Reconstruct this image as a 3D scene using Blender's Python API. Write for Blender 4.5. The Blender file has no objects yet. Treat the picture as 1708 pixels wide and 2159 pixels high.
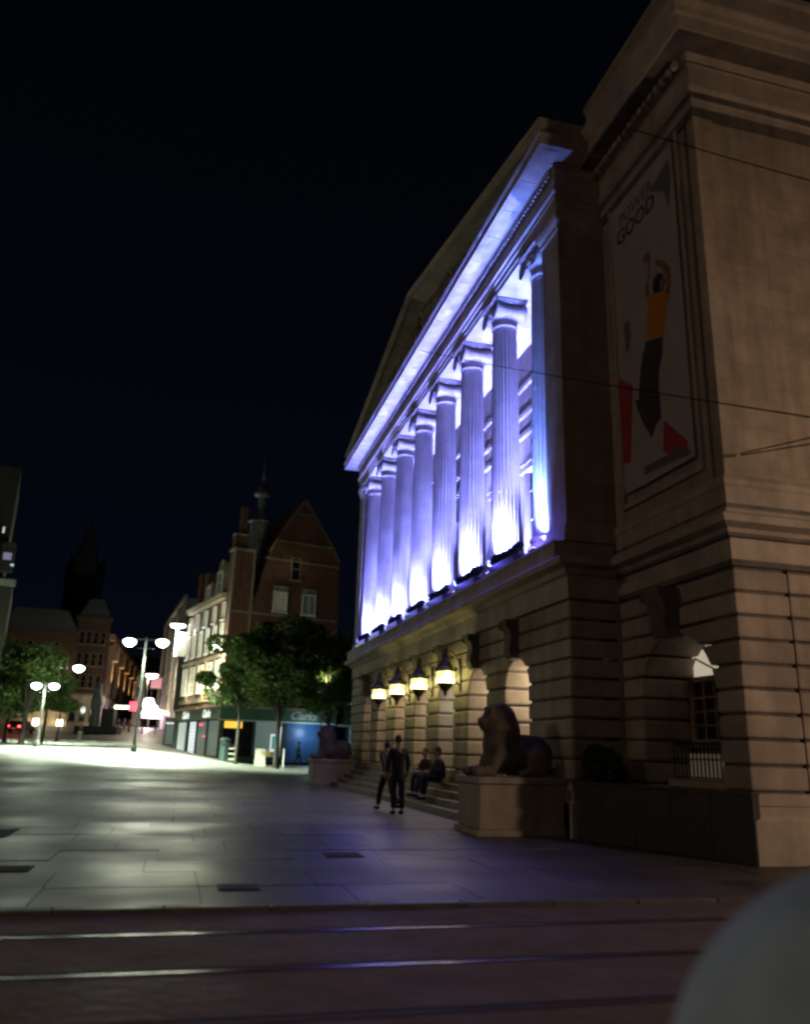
import bpy, bmesh, math, random
from mathutils import Vector, Matrix, noise
from math import sin, cos, pi, radians, sqrt, atan2
random.seed(11)
SC = bpy.context.scene
COL = SC.collection

# ------------------------------------------------------------------ camera
F_, CX_, CY_, EYE = 1705.0, 854.0, 1079.0, 1.5
YAW, PITCH, ROLL = radians(14.5), radians(16.43), radians(1.65)
fwd = Vector((sin(YAW) * cos(PITCH), cos(YAW) * cos(PITCH), sin(PITCH)))
r0 = Vector((cos(YAW), -sin(YAW), 0))
u0 = r0.cross(fwd)
rgt = r0 * cos(ROLL) + u0 * sin(ROLL)
upv = -r0 * sin(ROLL) + u0 * cos(ROLL)
cam = bpy.data.cameras.new('camera')
co = bpy.data.objects.new('camera', cam)
COL.objects.link(co)
co.matrix_world = Matrix(((rgt.x, upv.x, -fwd.x, 0), (rgt.y, upv.y, -fwd.y, 0), (rgt.z, upv.z, -fwd.z, EYE), (0, 0, 0, 1)))
cam.sensor_fit = 'VERTICAL'
cam.sensor_height = 36
cam.lens = F_ / 2158 * 36
cam.clip_end = 3000
cam.clip_start = 0.05
cam.dof.use_dof = True
cam.dof.focus_distance = 24
cam.dof.aperture_fstop = 0.8
SC.camera = co
EYEV = Vector((0, 0, EYE))


def site(x, D):
    """plan position seen at sight-line x, D metres ahead"""
    lat = (x - 840) / 1778 * D
    return (D * sin(YAW) + lat * cos(YAW), D * cos(YAW) - lat * sin(YAW))


def height(x, y, D):
    d = fwd * F_ + rgt * (x - CX_) - upv * (y - CY_)
    h = d.x * sin(YAW) + d.y * cos(YAW)
    return EYE + d.z * D / h


# ------------------------------------------------------------------ sky, view
w = bpy.data.worlds.new('World')
SC.world = w
w.use_nodes = True
nt = w.node_tree
bg = nt.nodes['Background']
tc = nt.nodes.new('ShaderNodeTexCoord')
sx = nt.nodes.new('ShaderNodeSeparateXYZ')
nt.links.new(tc.outputs['Generated'], sx.inputs[0])
rp = nt.nodes.new('ShaderNodeValToRGB')
rp.color_ramp.elements[0].position = 0.0
rp.color_ramp.elements[0].color = (0.0016, 0.0024, 0.0062, 1)
rp.color_ramp.elements[1].position = 0.75
rp.color_ramp.elements[1].color = (0.0006, 0.00085, 0.0016, 1)
nt.links.new(sx.outputs['Z'], rp.inputs[0])
nt.links.new(rp.outputs[0], bg.inputs['Color'])
bg.inputs['Strength'].default_value = 1.0
SC.view_settings.view_transform = 'Standard'
SC.view_settings.look = 'None'
SC.view_settings.gamma = 1
SC.view_settings.use_curve_mapping = False
SC.view_settings.exposure = 0.0
try:
    SC.cycles.use_denoising = True
    SC.cycles.max_bounces = 6
    SC.cycles.sample_clamp_indirect = 3.0
    SC.cycles.filter_width = 2.6
    SC.cycles.caustics_reflective = False
    SC.cycles.caustics_refractive = False
except Exception:
    pass


# ------------------------------------------------------------------ materials
def mat(name, col, rough=0.7, col2=None, scale=3.0, metal=0.0, bump=0.0, bscale=None, streak=0.0, rand=0.0, spec=0.5):
    m = bpy.data.materials.new(name)
    m.use_nodes = True
    n = m.node_tree.nodes
    l = m.node_tree.links
    b = n['Principled BSDF']
    b.inputs['Roughness'].default_value = rough
    b.inputs['Metallic'].default_value = metal
    b.inputs['Specular IOR Level'].default_value = spec
    g = n.new('ShaderNodeNewGeometry')
    no = n.new('ShaderNodeTexNoise')
    no.inputs['Scale'].default_value = scale
    no.inputs['Detail'].default_value = 6
    no.inputs['Roughness'].default_value = 0.65
    l.new(g.outputs['Position'], no.inputs['Vector'])
    mx = n.new('ShaderNodeMix')
    mx.data_type = 'RGBA'
    c2 = col2 or tuple(c * 0.65 for c in col)
    mx.inputs['A'].default_value = (*col, 1)
    mx.inputs['B'].default_value = (*c2, 1)
    mr = n.new('ShaderNodeMapRange')
    mr.inputs['From Min'].default_value = 0.35
    mr.inputs['From Max'].default_value = 0.65
    l.new(no.outputs['Fac'], mr.inputs['Value'])
    l.new(mr.outputs[0], mx.inputs['Factor'])
    out = mx.outputs['Result']
    if streak:
        mp = n.new('ShaderNodeMapping')
        mp.inputs['Scale'].default_value = (2.2, 2.2, 0.18)
        l.new(g.outputs['Position'], mp.inputs['Vector'])
        n2 = n.new('ShaderNodeTexNoise')
        n2.inputs['Scale'].default_value = 1.4
        n2.inputs['Detail'].default_value = 5
        l.new(mp.outputs[0], n2.inputs['Vector'])
        r2 = n.new('ShaderNodeMapRange')
        r2.inputs['From Min'].default_value = 0.4
        r2.inputs['From Max'].default_value = 0.7
        r2.inputs['To Min'].default_value = 1.0
        r2.inputs['To Max'].default_value = 1.0 - streak
        l.new(n2.outputs['Fac'], r2.inputs['Value'])
        m2 = n.new('ShaderNodeMix')
        m2.data_type = 'RGBA'
        m2.blend_type = 'MULTIPLY'
        m2.inputs['Factor'].default_value = 1
        l.new(out, m2.inputs['A'])
        l.new(r2.outputs[0], m2.inputs['B'])
        out = m2.outputs['Result']
    if rand:
        oi = n.new('ShaderNodeObjectInfo')
        r3 = n.new('ShaderNodeMapRange')
        r3.inputs['To Min'].default_value = 1 - rand
        r3.inputs['To Max'].default_value = 1 + rand * 0.6
        l.new(oi.outputs['Random'], r3.inputs['Value'])
        m3 = n.new('ShaderNodeMix')
        m3.data_type = 'RGBA'
        m3.blend_type = 'MULTIPLY'
        m3.inputs['Factor'].default_value = 1
        l.new(out, m3.inputs['A'])
        l.new(r3.outputs[0], m3.inputs['B'])
        out = m3.outputs['Result']
        m['rnd'] = 1
    l.new(out, b.inputs['Base Color'])
    if bump:
        bn = n.new('ShaderNodeTexNoise')
        bn.inputs['Scale'].default_value = bscale or scale * 6
        bn.inputs['Detail'].default_value = 4
        l.new(g.outputs['Position'], bn.inputs['Vector'])
        bu = n.new('ShaderNodeBump')
        bu.inputs['Strength'].default_value = bump
        bu.inputs['Distance'].default_value = 0.02
        l.new(bn.outputs['Fac'], bu.inputs['Height'])
        l.new(bu.outputs[0], b.inputs['Normal'])
    return m


def emat(name, col, s, base=(0.6, 0.6, 0.6)):
    m = bpy.data.materials.new(name)
    m.use_nodes = True
    b = m.node_tree.nodes['Principled BSDF']
    b.inputs['Base Color'].default_value = (*base, 1)
    b.inputs['Emission Color'].default_value = (*col, 1)
    b.inputs['Emission Strength'].default_value = s
    return m


def wetmat(name, col, r_lo, r_hi, scale=0.7, rand=0.0, pattern=None, bump=0.25):
    """paving: colour variation, patchy polish"""
    m = mat(name, col, 0.5, tuple(c * 0.6 for c in col), scale * 1.7, rand=rand, bump=bump, bscale=9)
    n = m.node_tree.nodes
    l = m.node_tree.links
    b = n['Principled BSDF']
    g = n.new('ShaderNodeNewGeometry')
    no = n.new('ShaderNodeTexNoise')
    no.inputs['Scale'].default_value = scale
    no.inputs['Detail'].default_value = 5
    l.new(g.outputs['Position'], no.inputs['Vector'])
    r = n.new('ShaderNodeMapRange')
    r.inputs['From Min'].default_value = 0.35
    r.inputs['From Max'].default_value = 0.65
    r.inputs['To Min'].default_value = r_lo
    r.inputs['To Max'].default_value = r_hi
    l.new(no.outputs['Fac'], r.inputs['Value'])
    l.new(r.outputs[0], b.inputs['Roughness'])
    if pattern:
        bt = n.new('ShaderNodeTexBrick')
        bt.inputs['Scale'].default_value = 1.0
        bt.inputs['Brick Width'].default_value = pattern[0]
        bt.inputs['Row Height'].default_value = pattern[1]
        bt.inputs['Mortar Size'].default_value = 0.02
        bt.inputs['Color1'].default_value = (1, 1, 1, 1)
        bt.inputs['Color2'].default_value = (0.72, 0.72, 0.72, 1)
        bt.inputs['Mortar'].default_value = (0.35, 0.35, 0.35, 1)
        l.new(g.outputs['Position'], bt.inputs['Vector'])
        src = b.inputs['Base Color'].links[0].from_socket
        mm = n.new('ShaderNodeMix')
        mm.data_type = 'RGBA'
        mm.blend_type = 'MULTIPLY'
        mm.inputs['Factor'].default_value = 1
        l.new(src, mm.inputs['A'])
        l.new(bt.outputs['Color'], mm.inputs['B'])
        l.new(mm.outputs['Result'], b.inputs['Base Color'])
    return m


def brickmat(name, c1, c2, mortar, bw=0.24, rh=0.08):
    m = mat(name, c1, 0.85, c2, 2.0, streak=0.3)
    n = m.node_tree.nodes
    l = m.node_tree.links
    b = n['Principled BSDF']
    t = n.new('ShaderNodeTexCoord')
    sp = n.new('ShaderNodeSeparateXYZ')
    l.new(t.outputs['Object'], sp.inputs[0])
    ad = n.new('ShaderNodeMath')
    l.new(sp.outputs[0], ad.inputs[0])
    l.new(sp.outputs[1], ad.inputs[1])
    cb = n.new('ShaderNodeCombineXYZ')
    l.new(ad.outputs[0], cb.inputs[0])
    l.new(sp.outputs[2], cb.inputs[1])
    bt = n.new('ShaderNodeTexBrick')
    bt.inputs['Scale'].default_value = 1.0
    bt.inputs['Brick Width'].default_value = bw
    bt.inputs['Row Height'].default_value = rh
    bt.inputs['Mortar Size'].default_value = 0.012
    bt.inputs['Color1'].default_value = (1, 1, 1, 1)
    bt.inputs['Color2'].default_value = (0.7, 0.7, 0.7, 1)
    bt.inputs['Mortar'].default_value = (*mortar, 1)
    l.new(cb.outputs[0], bt.inputs['Vector'])
    src = b.inputs['Base Color'].links[0].from_socket
    mm = n.new('ShaderNodeMix')
    mm.data_type = 'RGBA'
    mm.blend_type = 'MULTIPLY'
    mm.inputs['Factor'].default_value = 1
    l.new(src, mm.inputs['A'])
    l.new(bt.outputs['Color'], mm.inputs['B'])
    l.new(mm.outputs['Result'], b.inputs['Base Color'])
    return m


M = {}
M['stone'] = mat('portland_stone', (0.40, 0.35, 0.28), 0.8, (0.27, 0.235, 0.19), 1.3, bump=0.35, bscale=14, streak=0.2)
ash = brickmat('ashlar_stone', (0.38, 0.325, 0.25), (0.27, 0.23, 0.175), (0.74, 0.71, 0.68), 1.15, 0.42)
for n_ in ash.node_tree.nodes:
    if n_.type == 'TEX_BRICK':
        n_.inputs['Mortar Size'].default_value = 0.008
        n_.inputs['Color2'].default_value = (0.86, 0.86, 0.86, 1)
M['ashlar'] = ash
M['block'] = mat('rusticated_stone', (0.41, 0.35, 0.28), 0.8, (0.28, 0.24, 0.19), 1.3, bump=0.5, bscale=12, streak=0.3, rand=0.18)
M['column'] = mat('column_stone', (0.42, 0.38, 0.33), 0.75, (0.30, 0.265, 0.23), 1.1, bump=0.3, bscale=14, streak=0.4)
M['soot_shade'] = mat('soot_shade_stone', (0.16, 0.14, 0.115), 0.85, (0.08, 0.07, 0.06), 1.0, bump=0.4, bscale=12, streak=0.4)  # dark joint backing and keystones; also colours the painted shade courses
M['granite'] = mat('dark_granite', (0.05, 0.046, 0.04), 0.55, (0.028, 0.026, 0.024), 5, bump=0.2, streak=0.2)
M['step'] = mat('step_stone', (0.22, 0.19, 0.155), 0.7, (0.13, 0.11, 0.09), 2.0, bump=0.3)
M['lion'] = mat('lion_stone', (0.20, 0.165, 0.125), 0.9, (0.10, 0.085, 0.065), 2.2, bump=0.6, bscale=18, streak=0.35)
M['slab'] = wetmat('granite_slab', (0.085, 0.083, 0.084), 0.40, 0.56, 0.5, rand=0.35, bump=0.1)
M['plaza'] = wetmat('plaza_paving', (0.19, 0.19, 0.175), 0.46, 0.66, 0.25, pattern=(1.8, 1.2), bump=0.15)
M['road'] = wetmat('tramway_surface', (0.125, 0.088, 0.07), 0.7, 0.9, 0.9, bump=0.9)
M['kerb'] = wetmat('kerb_stone', (0.10, 0.095, 0.088), 0.45, 0.6, 2.0, bump=0.2)
M['steel'] = mat('rail_steel', (0.40, 0.40, 0.42), 0.27, (0.10, 0.09, 0.085), 0.9, metal=1.0)
M['dullsteel'] = mat('worn_rail_steel', (0.10, 0.08, 0.075), 0.7, (0.07, 0.06, 0.055), 1.2, metal=0.8)
M['groove'] = mat('rail_groove', (0.02, 0.018, 0.016), 0.8)
M['brick'] = brickmat('red_brick', (0.19, 0.068, 0.042), (0.12, 0.045, 0.03), (0.55, 0.5, 0.45))
M['brownbrick'] = brickmat('brown_brick', (0.10, 0.06, 0.042), (0.065, 0.042, 0.03), (0.6, 0.55, 0.5))
M['trim'] = mat('sandstone_trim', (0.28, 0.22, 0.15), 0.8, (0.18, 0.14, 0.10), 2, streak=0.3)
M['slate'] = mat('roof_slate', (0.045, 0.047, 0.055), 0.55, (0.025, 0.026, 0.03), 4)
M['lead'] = mat('lead_sheet', (0.16, 0.165, 0.175), 0.5, (0.09, 0.09, 0.1), 2)
M['white'] = mat('white_paint', (0.72, 0.71, 0.66), 0.5, (0.55, 0.54, 0.5), 3)
M['cream'] = mat('cream_render', (0.5, 0.46, 0.37), 0.8, (0.36, 0.33, 0.27), 1.5, streak=0.25)
M['grey'] = mat('grey_concrete', (0.27, 0.28, 0.27), 0.8, (0.18, 0.185, 0.18), 1.0, streak=0.35)
M['dark'] = mat('dark_masonry', (0.035, 0.03, 0.026), 0.85, (0.02, 0.018, 0.016), 1.0, streak=0.3)
M['green'] = mat('green_fascia', (0.055, 0.115, 0.075), 0.35, (0.045, 0.09, 0.06), 2)
M['shopframe'] = mat('shop_frame', (0.05, 0.07, 0.065), 0.4, (0.035, 0.05, 0.045), 3)
M['iron'] = mat('black_iron', (0.018, 0.018, 0.018), 0.45, (0.012, 0.012, 0.012), 6)
M['pole'] = mat('lamp_post_paint', (0.05, 0.052, 0.05), 0.4, (0.03, 0.03, 0.03), 5)
M['bark'] = mat('tree_bark', (0.04, 0.032, 0.024), 0.9, (0.022, 0.018, 0.014), 8, bump=0.8, bscale=20)
M['glass'] = mat('dark_glass', (0.012, 0.014, 0.018), 0.06, (0.01, 0.011, 0.014), 1.0, spec=0.8)
M['shutter'] = mat('blue_shutter', (0.055, 0.14, 0.30), 0.4, (0.035, 0.095, 0.23), 1.5)
M['bluegrey'] = mat('blue_grey_concrete', (0.42, 0.60, 0.78), 0.7, (0.30, 0.43, 0.56), 5.0, bump=0.5, bscale=40, streak=0.3)
M['wire'] = mat('cable', (0.012, 0.012, 0.012), 0.95, spec=0.05)
M['skin'] = mat('skin', (0.36, 0.21, 0.15), 0.6, (0.3, 0.17, 0.12), 6)
M['cloth_black'] = mat('black_cloth', (0.012, 0.012, 0.018), 0.9, (0.008, 0.008, 0.012), 6)
M['cloth_olive'] = mat('olive_cloth', (0.045, 0.045, 0.03), 0.9, (0.03, 0.03, 0.02), 6)
M['cloth_navy'] = mat('navy_cloth', (0.02, 0.025, 0.05), 0.9, (0.012, 0.016, 0.035), 6)
M['cloth_grey'] = mat('grey_cloth', (0.09, 0.10, 0.09), 0.9, (0.06, 0.065, 0.06), 6)
M['cloth_brown'] = mat('brown_cloth', (0.07, 0.045, 0.03), 0.9, (0.05, 0.03, 0.02), 6)
M['hair'] = mat('dark_hair', (0.02, 0.014, 0.01), 0.6, (0.014, 0.01, 0.008), 20)
M['hair_red'] = mat('auburn_hair', (0.09, 0.035, 0.015), 0.6, (0.06, 0.02, 0.01), 20)
M['carpaint'] = mat('dark_car_paint', (0.03, 0.03, 0.035), 0.25, (0.025, 0.025, 0.03), 2)
M['rubber'] = mat('tyre_rubber', (0.015, 0.015, 0.015), 0.85)
M['bin'] = mat('litter_bin', (0.03, 0.055, 0.05), 0.5, (0.02, 0.04, 0.035), 4)
M['vinyl'] = mat('banner_vinyl', (0.36, 0.33, 0.31), 0.55, (0.31, 0.285, 0.27), 1.2)
M['p_orange'] = mat('print_orange', (0.50, 0.20, 0.02), 0.55, (0.42, 0.15, 0.02), 5)
M['p_navy'] = mat('print_dark', (0.045, 0.04, 0.045), 0.55, (0.03, 0.028, 0.03), 3)
M['p_red'] = mat('print_red', (0.34, 0.035, 0.045), 0.55, (0.3, 0.03, 0.04), 3)
M['p_skin'] = mat('print_skin', (0.22, 0.12, 0.07), 0.55, (0.16, 0.09, 0.05), 4)
M['p_grey'] = mat('print_grey', (0.11, 0.12, 0.115), 0.55, (0.08, 0.09, 0.09), 4)
M['leafdark'] = mat('planter_leaf', (0.03, 0.055, 0.02), 0.7, (0.018, 0.03, 0.014), 8)
M['e_lamp'] = emat('lamp_diffuser', (0.93, 1.0, 0.90), 14)
M['e_lampwarm'] = emat('lamp_diffuser_warm', (1.0, 0.92, 0.72), 10)
M['e_lantern'] = emat('lantern_glass', (1.0, 0.88, 0.34), 1.3, (0.8, 0.75, 0.5))
M['e_lantern2'] = emat('lantern_glow_core', (1.0, 0.94, 0.50), 3.6, (0.8, 0.75, 0.5))
M['e_fan'] = emat('fanlight_glow', (0.90, 0.76, 0.56), 0.5, (0.5, 0.45, 0.4))
M['e_fan2'] = emat('fanlight_edge_glow', (1.0, 0.86, 0.62), 0.95, (0.5, 0.45, 0.4))
M['e_red'] = emat('tail_light_glow', (1.0, 0.05, 0.04), 14, (0.4, 0.02, 0.02))
M['e_neonw'] = emat('white_neon', (1.0, 0.86, 0.94), 6)
M['e_neonr'] = emat('red_neon', (1.0, 0.06, 0.10), 3.2, (0.4, 0.05, 0.05))
M['e_pink'] = emat('pink_sign', (0.9, 0.35, 0.42), 0.55, (0.5, 0.3, 0.3))
M['e_amber'] = emat('amber_lightbox', (1.0, 0.52, 0.05), 1.25, (0.6, 0.35, 0.1))
M['e_window'] = emat('lit_window', (0.75, 0.9, 0.8), 0.55, (0.3, 0.3, 0.3))
M['e_poster'] = emat('backlit_poster', (0.85, 0.95, 1.0), 0.75, (0.6, 0.6, 0.6))
M['e_shop'] = emat('shop_interior_glow', (0.42, 0.6, 0.52), 0.16, (0.2, 0.2, 0.2))
M['e_shopblue'] = emat('shop_interior_blue', (0.35, 0.55, 0.8), 0.22, (0.2, 0.2, 0.2))
M['e_green'] = emat('screen_green', (0.05, 0.45, 0.36), 0.45, (0.1, 0.3, 0.25))
M['e_yellow'] = emat('yellow_panel', (0.8, 0.6, 0.1), 0.3, (0.5, 0.4, 0.1))
M['e_dim'] = emat('dim_window', (0.45, 0.42, 0.62), 0.30, (0.2, 0.2, 0.25))
M['e_blind'] = emat('window_blind_glow', (0.45, 0.36, 0.26), 0.10, (0.3, 0.26, 0.2))
M['e_canopy'] = emat('canopy_lights', (1.0, 0.86, 0.6), 7)


def leafmat(name, col, col2):
    m = mat(name, col, 0.6, col2, 1.2)
    n = m.node_tree.nodes
    l = m.node_tree.links
    b = n['Principled BSDF']
    tr = n.new('ShaderNodeBsdfTranslucent')
    tr.inputs['Color'].default_value = (col[0] * 1.2, col[1] * 1.3, col[2], 1)
    mx = n.new('ShaderNodeMixShader')
    mx.inputs[0].default_value = 0.35
    l.new(b.outputs[0], mx.inputs[1])
    l.new(tr.outputs[0], mx.inputs[2])
    l.new(mx.outputs[0], n['Material Output'].inputs[0])
    return m


M['leaf'] = leafmat('plane_tree_leaf', (0.075, 0.12, 0.022), (0.028, 0.058, 0.014))


# ------------------------------------------------------------------ mesh helpers
def mesh_obj(name, verts, faces, m, parent=None, smooth=False):
    me = bpy.data.meshes.new(name)
    me.from_pydata([tuple(v) for v in verts], [], faces)
    me.materials.append(m)
    if smooth:
        me.polygons.foreach_set('use_smooth', [True] * len(me.polygons))
    me.update()
    o = bpy.data.objects.new(name, me)
    COL.objects.link(o)
    if parent:
        o.parent = parent
    return o


class MB:
    def __init__(s):
        s.v = []
        s.f = []

    def add(s, verts, faces):
        k = len(s.v)
        s.v += [Vector(v) for v in verts]
        s.f += [tuple(i + k for i in f) for f in faces]
        return s

    def box(s, x0, x1, y0, y1, z0, z1, T=None):
        v = [Vector(p) for p in ((x0, y0, z0), (x1, y0, z0), (x1, y1, z0), (x0, y1, z0), (x0, y0, z1), (x1, y0, z1), (x1, y1, z1), (x0, y1, z1))]
        if T:
            v = [T @ p for p in v]
        return s.add(v, [(0, 3, 2, 1), (4, 5, 6, 7), (0, 1, 5, 4), (1, 2, 6, 5), (2, 3, 7, 6), (3, 0, 4, 7)])

    def prism(s, poly, axis, a, b, T=None):
        """poly of 2D points extruded along axis (0,1,2) from a to b"""
        n = len(poly)
        v = []
        for t in (a, b):
            for p in poly:
                q = list(p)
                q.insert(axis, t)
                v.append(Vector(q))
        if T:
            v = [T @ p for p in v]
        f = [tuple(range(n))[::-1], tuple(range(n, 2 * n))]
        f += [(i, (i + 1) % n, n + (i + 1) % n, n + i) for i in range(n)]
        return s.add(v, f)

    def lathe(s, prof, seg=24, c=(0, 0, 0), axis=2, caps=True):
        v = []
        for (r, h) in prof:
            for i in range(seg):
                a = 2 * pi * i / seg
                p = [r * cos(a), r * sin(a)]
                p.insert(axis, h)
                v.append(Vector(p) + Vector(c))
        f = []
        for k in range(len(prof) - 1):
            for i in range(seg):
                j = (i + 1) % seg
                f.append((k * seg + i, k * seg + j, (k + 1) * seg + j, (k + 1) * seg + i))
        if caps:
            f.append(tuple(range(seg))[::-1])
            f.append(tuple(range((len(prof) - 1) * seg, len(prof) * seg)))
        return s.add(v, f)

    def tube(s, pts, rad, seg=6):
        pts = [Vector(p) for p in pts]
        rs = rad if isinstance(rad, (list, tuple)) else [rad] * len(pts)
        v = []
        for i, p in enumerate(pts):
            d = (pts[min(i + 1, len(pts) - 1)] - pts[max(i - 1, 0)]).normalized()
            a = d.cross(Vector((0, 0, 1)))
            if a.length < 0.05:
                a = Vector((1, 0, 0))
            a.normalize()
            b = d.cross(a)
            for k in range(seg):
                t = 2 * pi * k / seg
                v.append(p + (a * cos(t) + b * sin(t)) * rs[i])
        f = []
        for i in range(len(pts) - 1):
            for k in range(seg):
                j = (k + 1) % seg
                f.append((i * seg + k, i * seg + j, (i + 1) * seg + j, (i + 1) * seg + k))
        f.append(tuple(range(seg)))
        f.append(tuple(range((len(pts) - 1) * seg, len(pts) * seg)))
        return s.add(v, f)

    def ell(s, c, r, rot=None, seg=12, rings=8):
        v = []
        c = Vector(c)
        R = rot.to_matrix() if rot is not None else None
        for i in range(rings + 1):
            t = pi * i / rings
            for k in range(seg):
                a = 2 * pi * k / seg
                p = Vector((r[0] * sin(t) * cos(a), r[1] * sin(t) * sin(a), r[2] * cos(t)))
                if R:
                    p = R @ p
                v.append(p + c)
        f = []
        for i in range(rings):
            for k in range(seg):
                j = (k + 1) % seg
                f.append((i * seg + k, (i + 1) * seg + k, (i + 1) * seg + j, i * seg + j))
        return s.add(v, f)

    def xf(s, T, start=0):
        for i in range(start, len(s.v)):
            s.v[i] = T @ s.v[i]
        return s

    def build(s, name, m, parent=None, smooth=False, bevel=0, seg=1, remesh=0, kind=None, auto=False):
        me = bpy.data.meshes.new(name)
        me.from_pydata([tuple(v) for v in s.v], [], s.f)
        if bevel:
            bm = bmesh.new()
            bm.from_mesh(me)
            bmesh.ops.recalc_face_normals(bm, faces=bm.faces)
            eds = [e for e in bm.edges if len(e.link_faces) == 2 and e.calc_face_angle(0) > 0.5]
            bmesh.ops.bevel(bm, geom=eds, offset=bevel, segments=seg, profile=0.6, affect='EDGES', clamp_overlap=True)
            bm.to_mesh(me)
            bm.free()
        me.materials.append(m)
        if smooth:
            me.polygons.foreach_set('use_smooth', [True] * len(me.polygons))
        me.update()
        o = bpy.data.objects.new(name, me)
        COL.objects.link(o)
        if parent:
            o.parent = parent
        if kind:
            o['kind'] = kind
        if remesh:
            md = o.modifiers.new('remesh', 'REMESH')
            md.mode = 'VOXEL'
            md.voxel_size = remesh
            md.use_smooth_shade = True
            sm = o.modifiers.new('smooth', 'SMOOTH')
            sm.iterations = 4
            sm.factor = 0.6
        return o


def tag(o, label=None, cat=None, group=None, kind=None):
    if label:
        o['label'] = label
    if cat:
        o['category'] = cat
    if group:
        o['group'] = group
    if kind:
        o['kind'] = kind
    return o


def thing(name, label, cat, loc=(0, 0, 0), rz=0, group=None):
    o = bpy.data.objects.new(name, None)
    COL.objects.link(o)
    o.empty_display_size = 0.3
    o.location = loc
    o.rotation_euler = (0, 0, rz)
    return tag(o, label, cat, group)


def dup(o, parent):
    c = o.copy()
    COL.objects.link(c)
    c.parent = parent
    return c


def copy_tree(o, loc=None, rz=None, label=None, parent=None):
    c = o.copy()
    COL.objects.link(c)
    c.parent = parent
    if loc is not None:
        c.location = loc
    if rz is not None:
        c.rotation_euler = (0, 0, rz)
    if label:
        c['label'] = label
    for ch in list(o.children):
        copy_tree(ch, parent=c)
    return c


def light(kind, loc, energy, col, parent=None, size=0.1, aim=None, angle=60, blend=0.5, name='bulb'):
    d = bpy.data.lights.new(name, kind)
    d.energy = energy
    d.color = col
    if kind in ('POINT', 'SPOT'):
        d.shadow_soft_size = size
    if kind == 'SPOT':
        d.spot_size = radians(angle)
        d.spot_blend = blend
    o = bpy.data.objects.new(name, d)
    COL.objects.link(o)
    o.location = loc
    if aim is not None:
        o.rotation_euler = (Vector(aim) - Vector(loc)).to_track_quat('-Z', 'Y').to_euler()
    if parent:
        o.parent = parent
    return o


def sweep(path, prof, name, m, parent=None, closed=True, bevel=0):
    """profile [(outward offset, z)] swept along a plan polyline with mitred corners; outward = left-hand side"""
    n = len(path)
    P = [Vector(p) for p in path]
    v = []
    for i in range(n):
        ds = []
        if i > 0:
            ds.append((P[i] - P[i - 1]).normalized())
        if i < n - 1:
            ds.append((P[i + 1] - P[i]).normalized())
        ns = [Vector((-d.y, d.x)) for d in ds]
        m_ = ns[0] if len(ns) == 1 else (ns[0] + ns[1]) / (1 + ns[0].dot(ns[1]))
        for (o, z) in prof:
            q = P[i] + m_ * o
            v.append((q.x, q.y, z))
    k = len(prof)
    f = []
    for i in range(n - 1):
        for j in range(k if closed else k - 1):
            jj = (j + 1) % k
            f.append((i * k + j, i * k + jj, (i + 1) * k + jj, (i + 1) * k + j))
    if closed:
        f.append(tuple(range(k)))
        f.append(tuple(range((n - 1) * k, n * k))[::-1])
    mb = MB().add(v, f)
    return mb.build(name, m, parent)


# ------------------------------------------------------------------ ground
TER = [(-60, 0), (38, 0), (60, 0.95), (100, 1.55), (132, 3.3), (200, 6.6), (420, 12)]


def ground_z(x, y):
    z = 0
    for (a, za), (b, zb) in zip(TER, TER[1:]):
        if a <= y <= b:
            z = za + (zb - za) * (y - a) / (b - a)
            break
    if y > 420:
        z = 12
    t = max(0.0, min(1.0, (8 - x) / 12))
    return z * t * t * (3 - 2 * t)


mb = MB()
xs = [-300, -200, -140, -110, -90, -75, -60, -50, -40, -32, -26, -20, -15, -10, -6, -3, 0, 2, 4, 6, 8, 12, 20, 40, 80, 200]
ys = [17.7, 22, 28, 33, 38, 42, 46, 50, 55, 60, 70, 80, 90, 100, 110, 120, 132, 150, 170, 200, 250, 320, 420, 700, 1200]
for y in ys:
    for x in xs:
        mb.v.append(Vector((x, y, ground_z(x, y) - 0.004)))
nx = len(xs)
for j in range(len(ys) - 1):
    for i in range(nx - 1):
        mb.f.append((j * nx + i, j * nx + i + 1, (j + 1) * nx + i + 1, (j + 1) * nx + i))
mb.build('square_ground', M['plaza'], smooth=True, kind='structure')
# tramway and street surface in the foreground
mb = MB().box(-120, 120, -80, 8.66, -0.6, -0.03)
mb.build('tramway', M['road'], kind='structure')
# bedding under the slabs
pav = MB().box(-120, 120, 8.87, 17.72, -0.5, -0.02).build('pavement', M['granite'], kind='structure')
rows = [(8.9 + 1.1 * i, 8.9 + 1.1 * (i + 1)) for i in range(8)]
scache = {}
for ri, (a, b) in enumerate(rows):
    off = (ri * 0.73) % 1.7 - 0.2
    x = -8.2 + off
    stop = 8.35 if a < 11 else (8.2 if a < 15 else 7.9)
    while x < 12:
        wd = random.choice((1.35, 1.6, 1.6, 1.85))
        key = round(wd, 2)
        if x + wd > 12:
            break
        if key not in scache:
            scache[key] = MB().box(0.005, wd - 0.005, 0.005, 1.095, -0.06, 0.0).build('paving_slab', M['slab'], pav)
            o = scache[key]
        else:
            o = dup(scache[key], pav)
        drop = random.uniform(-0.004, 0.004)
        o.location = (x, a, drop)
        x += wd
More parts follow.
